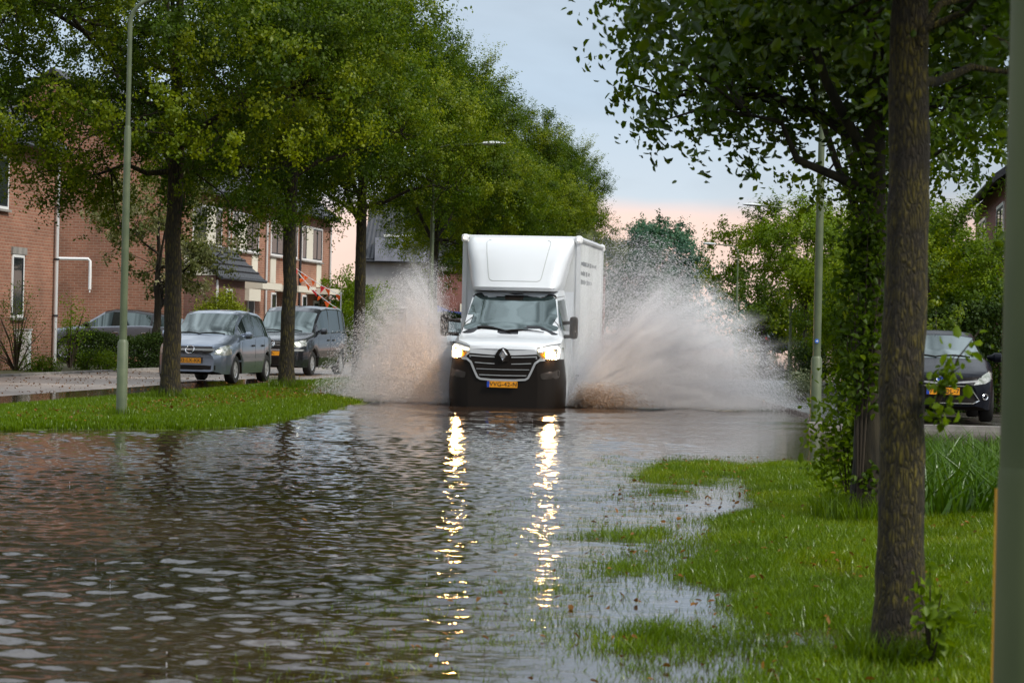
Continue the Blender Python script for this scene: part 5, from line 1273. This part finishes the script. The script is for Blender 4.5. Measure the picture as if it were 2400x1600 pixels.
plume(-1, 'water_spray', 'lower cloud of spray thrown from the left of the truck over the island tip', 9, [
    dict(n=65000, jets=70, vl=(.1, 4.3), vz=(0, 1), fan=([0, .15, .35, .65, 1], [6.6, 7.3, 7.0, 5.6, 2.6]), fz=(.25, 1.0), fp=.5, vy=(-.6, 1.6), len=.036, w=.0027, jit=.05, tp=.9),
    dict(n=330000, jets=60, vl=(.2, 3.8), vz=(0, 1), fan=([0, .2, .5, .75, 1], [5.2, 6.5, 6.1, 4.2, 1.3]), fz=(.2, .97), fp=.75, vy=(-.3, 1.8), len=.014, w=.0027, jit=.09, brown=.03, bh=.3, tp=.85),
    dict(n=90000, jets=60, vl=(1, 4.4), vz=(0, 1), fan=([0, .5, 1], [1.8, 1.4, .8]), fz=(.2, 1), vy=(-.3, 1.5), len=.014, w=.0028, jit=.05, brown=.1, bh=.2, dy=.4),
    dict(n=16000, jets=20, vl=(.1, 1.4), vz=(.6, 1.8), vy=(-.7, .2), len=.04, w=.0032, jit=.02, brown=.7, bh=.5, spread=.2, dy=.3),
])
def mist_mat(name, rows, dens):
    """streaky volume: polar coordinates about the wheel at the object's origin (x outwards, z up).
    rows: (angle share of a half turn, density share, reach in metres / 5)"""
    m = bpy.data.materials.new(name); m.use_nodes = True; t = m.node_tree; t.nodes.clear(); L = t.links.new
    c = N(t, 'ShaderNodeTexCoord'); s_ = N(t, 'ShaderNodeSeparateXYZ'); L(c.outputs['Object'], s_.inputs[0])
    def mth(op, a, b=None, cl=False):
        n_ = N(t, 'ShaderNodeMath', operation=op); n_.use_clamp = cl
        for i_, v_ in enumerate((a, b)):
            if v_ is None: continue
            if isinstance(v_, (int, float)): n_.inputs[i_].default_value = v_
            else: L(v_, n_.inputs[i_])
        return n_.outputs[0]
    X, Yv, Z = s_.outputs[0], s_.outputs[1], s_.outputs[2]
    r = mth('SQRT', mth('ADD', mth('MULTIPLY', X, X), mth('MULTIPLY', Z, Z))); th = mth('DIVIDE', mth('ARCTAN2', Z, X), math.pi)
    cr_ = N(t, 'ShaderNodeValToRGB'); el = cr_.color_ramp.elements
    el[0].position, el[0].color = rows[0][0], (rows[0][1], rows[0][2], 0, 1); el[1].position, el[1].color = rows[-1][0], (rows[-1][1], rows[-1][2], 0, 1)
    for a_, d_, g_ in rows[1:-1]: q = el.new(a_); q.color = (d_, g_, 0, 1)
    L(th, cr_.inputs[0]); sc_ = N(t, 'ShaderNodeSeparateColor'); L(cr_.outputs[0], sc_.inputs[0])
    # streaks run along the rays, wobbling a little
    cb = N(t, 'ShaderNodeCombineXYZ'); L(mth('MULTIPLY', mth('ADD', th, mth('MULTIPLY', r, .02)), 52), cb.inputs[0]); L(mth('MULTIPLY', r, 1.1), cb.inputs[1]); L(mth('MULTIPLY', Yv, 2.2), cb.inputs[2])
    n1 = N(t, 'ShaderNodeTexNoise'); n1.inputs['Scale'].default_value = 1; n1.inputs['Detail'].default_value = 3; n1.inputs['Distortion'].default_value = .5; L(cb.outputs[0], n1.inputs['Vector'])
    n2_ = N(t, 'ShaderNodeTexNoise'); n2_.inputs['Scale'].default_value = 1.3; n2_.inputs['Detail'].default_value = 4; L(c.outputs['Object'], n2_.inputs['Vector'])
    reach = mth('MULTIPLY', sc_.outputs[1], mth('ADD', mth('MULTIPLY', n1.outputs['Fac'], 2.4), 3.8))
    fall = mth('SUBTRACT', 1, mth('DIVIDE', r, reach), True); fall = mth('POWER', fall, 1.25)
    st_ = N(t, 'ShaderNodeMapRange'); st_.inputs['From Min'].default_value = .30; st_.inputs['From Max'].default_value = .68; st_.inputs['To Min'].default_value = .22; L(n1.outputs['Fac'], st_.inputs['Value'])
    lp = N(t, 'ShaderNodeMapRange'); lp.inputs['From Min'].default_value = .35; lp.inputs['From Max'].default_value = .62; lp.inputs['To Min'].default_value = .45; L(n2_.outputs['Fac'], lp.inputs['Value'])
    yy = mth('ABSOLUTE', mth('SUBTRACT', Yv, mth('MULTIPLY', r, .12))); yw = mth('SUBTRACT', 1, mth('DIVIDE', yy, mth('ADD', mth('MULTIPLY', r, .22), .32)), True)
    zf = mth('MULTIPLY', Z, 12, True)
    d = mth('MULTIPLY', mth('MULTIPLY', mth('MULTIPLY', sc_.outputs[0], fall), mth('MULTIPLY', st_.outputs[0], lp.outputs[0])), mth('MULTIPLY', mth('MULTIPLY', yw, zf), dens))
    v = N(t, 'ShaderNodeVolumePrincipled'); v.inputs['Color'].default_value = (.985, .985, .995, 1); v.inputs['Anisotropy'].default_value = .1; L(d, v.inputs['Density'])
    o = N(t, 'ShaderNodeOutputMaterial'); L(v.outputs[0], o.inputs['Volume']); return m
MR = mist_mat('mist_right', [(0, .8, .92), (.03, .34, .90), (.085, .45, .86), (.17, 1, .76), (.26, .9, .66), (.31, .35, .64), (.36, .10, .66), (.42, .22, .68), (.48, .25, .64), (.52, 0, .5)], 17)
ML = mist_mat('mist_left', [(0, .8, .50), (.08, .9, .44), (.2, 1, .46), (.34, .8, .54), (.40, .6, .60), (.44, .2, .58), (.47, 0, .5)], 15)
for sd_, m_, wdt, hgt, lab in ((1, MR, 4.9, 3.5, 'streaky pale mist fanning out on the right of the truck'), (-1, ML, 3.3, 3.0, 'pale mist fanning out on the left of the truck')):
    b = MB().box((-.25, -1.3, .004), (wdt, 2.1, hgt)); me = bpy.data.meshes.new('mist'); me.from_pydata(b.v, [], b.f); me.update()
    e_ = link('mist', me, m_); e_.location = (tx+sd_*(.95 if sd_ > 0 else 1.02)+DX*.7, ty+(.75 if sd_ > 0 else 1.05), 0); e_.scale = (sd_, 1, 1); tag(e_, lab, 'mist', None, 'stuff')
# raindrops bouncing off the water
rg_ = np.random.default_rng(12); n = 40; Y = 10+rg_.random(n)**1.4*32; s = -10.5+rg_.random(n)*8.6; base = np.stack([s+DX*Y, Y, 0*Y], 1)
Pt = np.concatenate([base+np.array([[0, 0, .012+.022*k]])*(.6+.8*rg_.random((n, 1))) for k in range(3)])
V, Fx, at = drops(Pt, np.tile([[0, 0, 1.]], (len(Pt), 1)), np.full(len(Pt), .014), np.full(len(Pt), .0028), rg_, np.ones(len(Pt)))
tag(link('rain_splashes', np_mesh('rain_splashes', V, [Fx], False, at), M['spray']), 'tiny raindrop splashes dotted over the flood water', 'rain splashes', kind='stuff')
# litter on the island
e_ = empty('litter', P(722, 934, 47), .6, 'crushed red and white packet lying on the island grass', 'litter')
MB().prism([(-.09, 0), (.08, .01), (.1, .05), (.02, .075), (-.07, .06)], -.05, .05, 'y').build('packet', M['whitecloth'], e_); MB().prism([(-.02, .077), (.06, .079), (.06, .084), (-.02, .082)], -.04, .04, 'y').build('label', M['redflag'], e_)
print('tris', sum(len(o.data.polygons) for o in bpy.data.objects if o.type == 'MESH'))
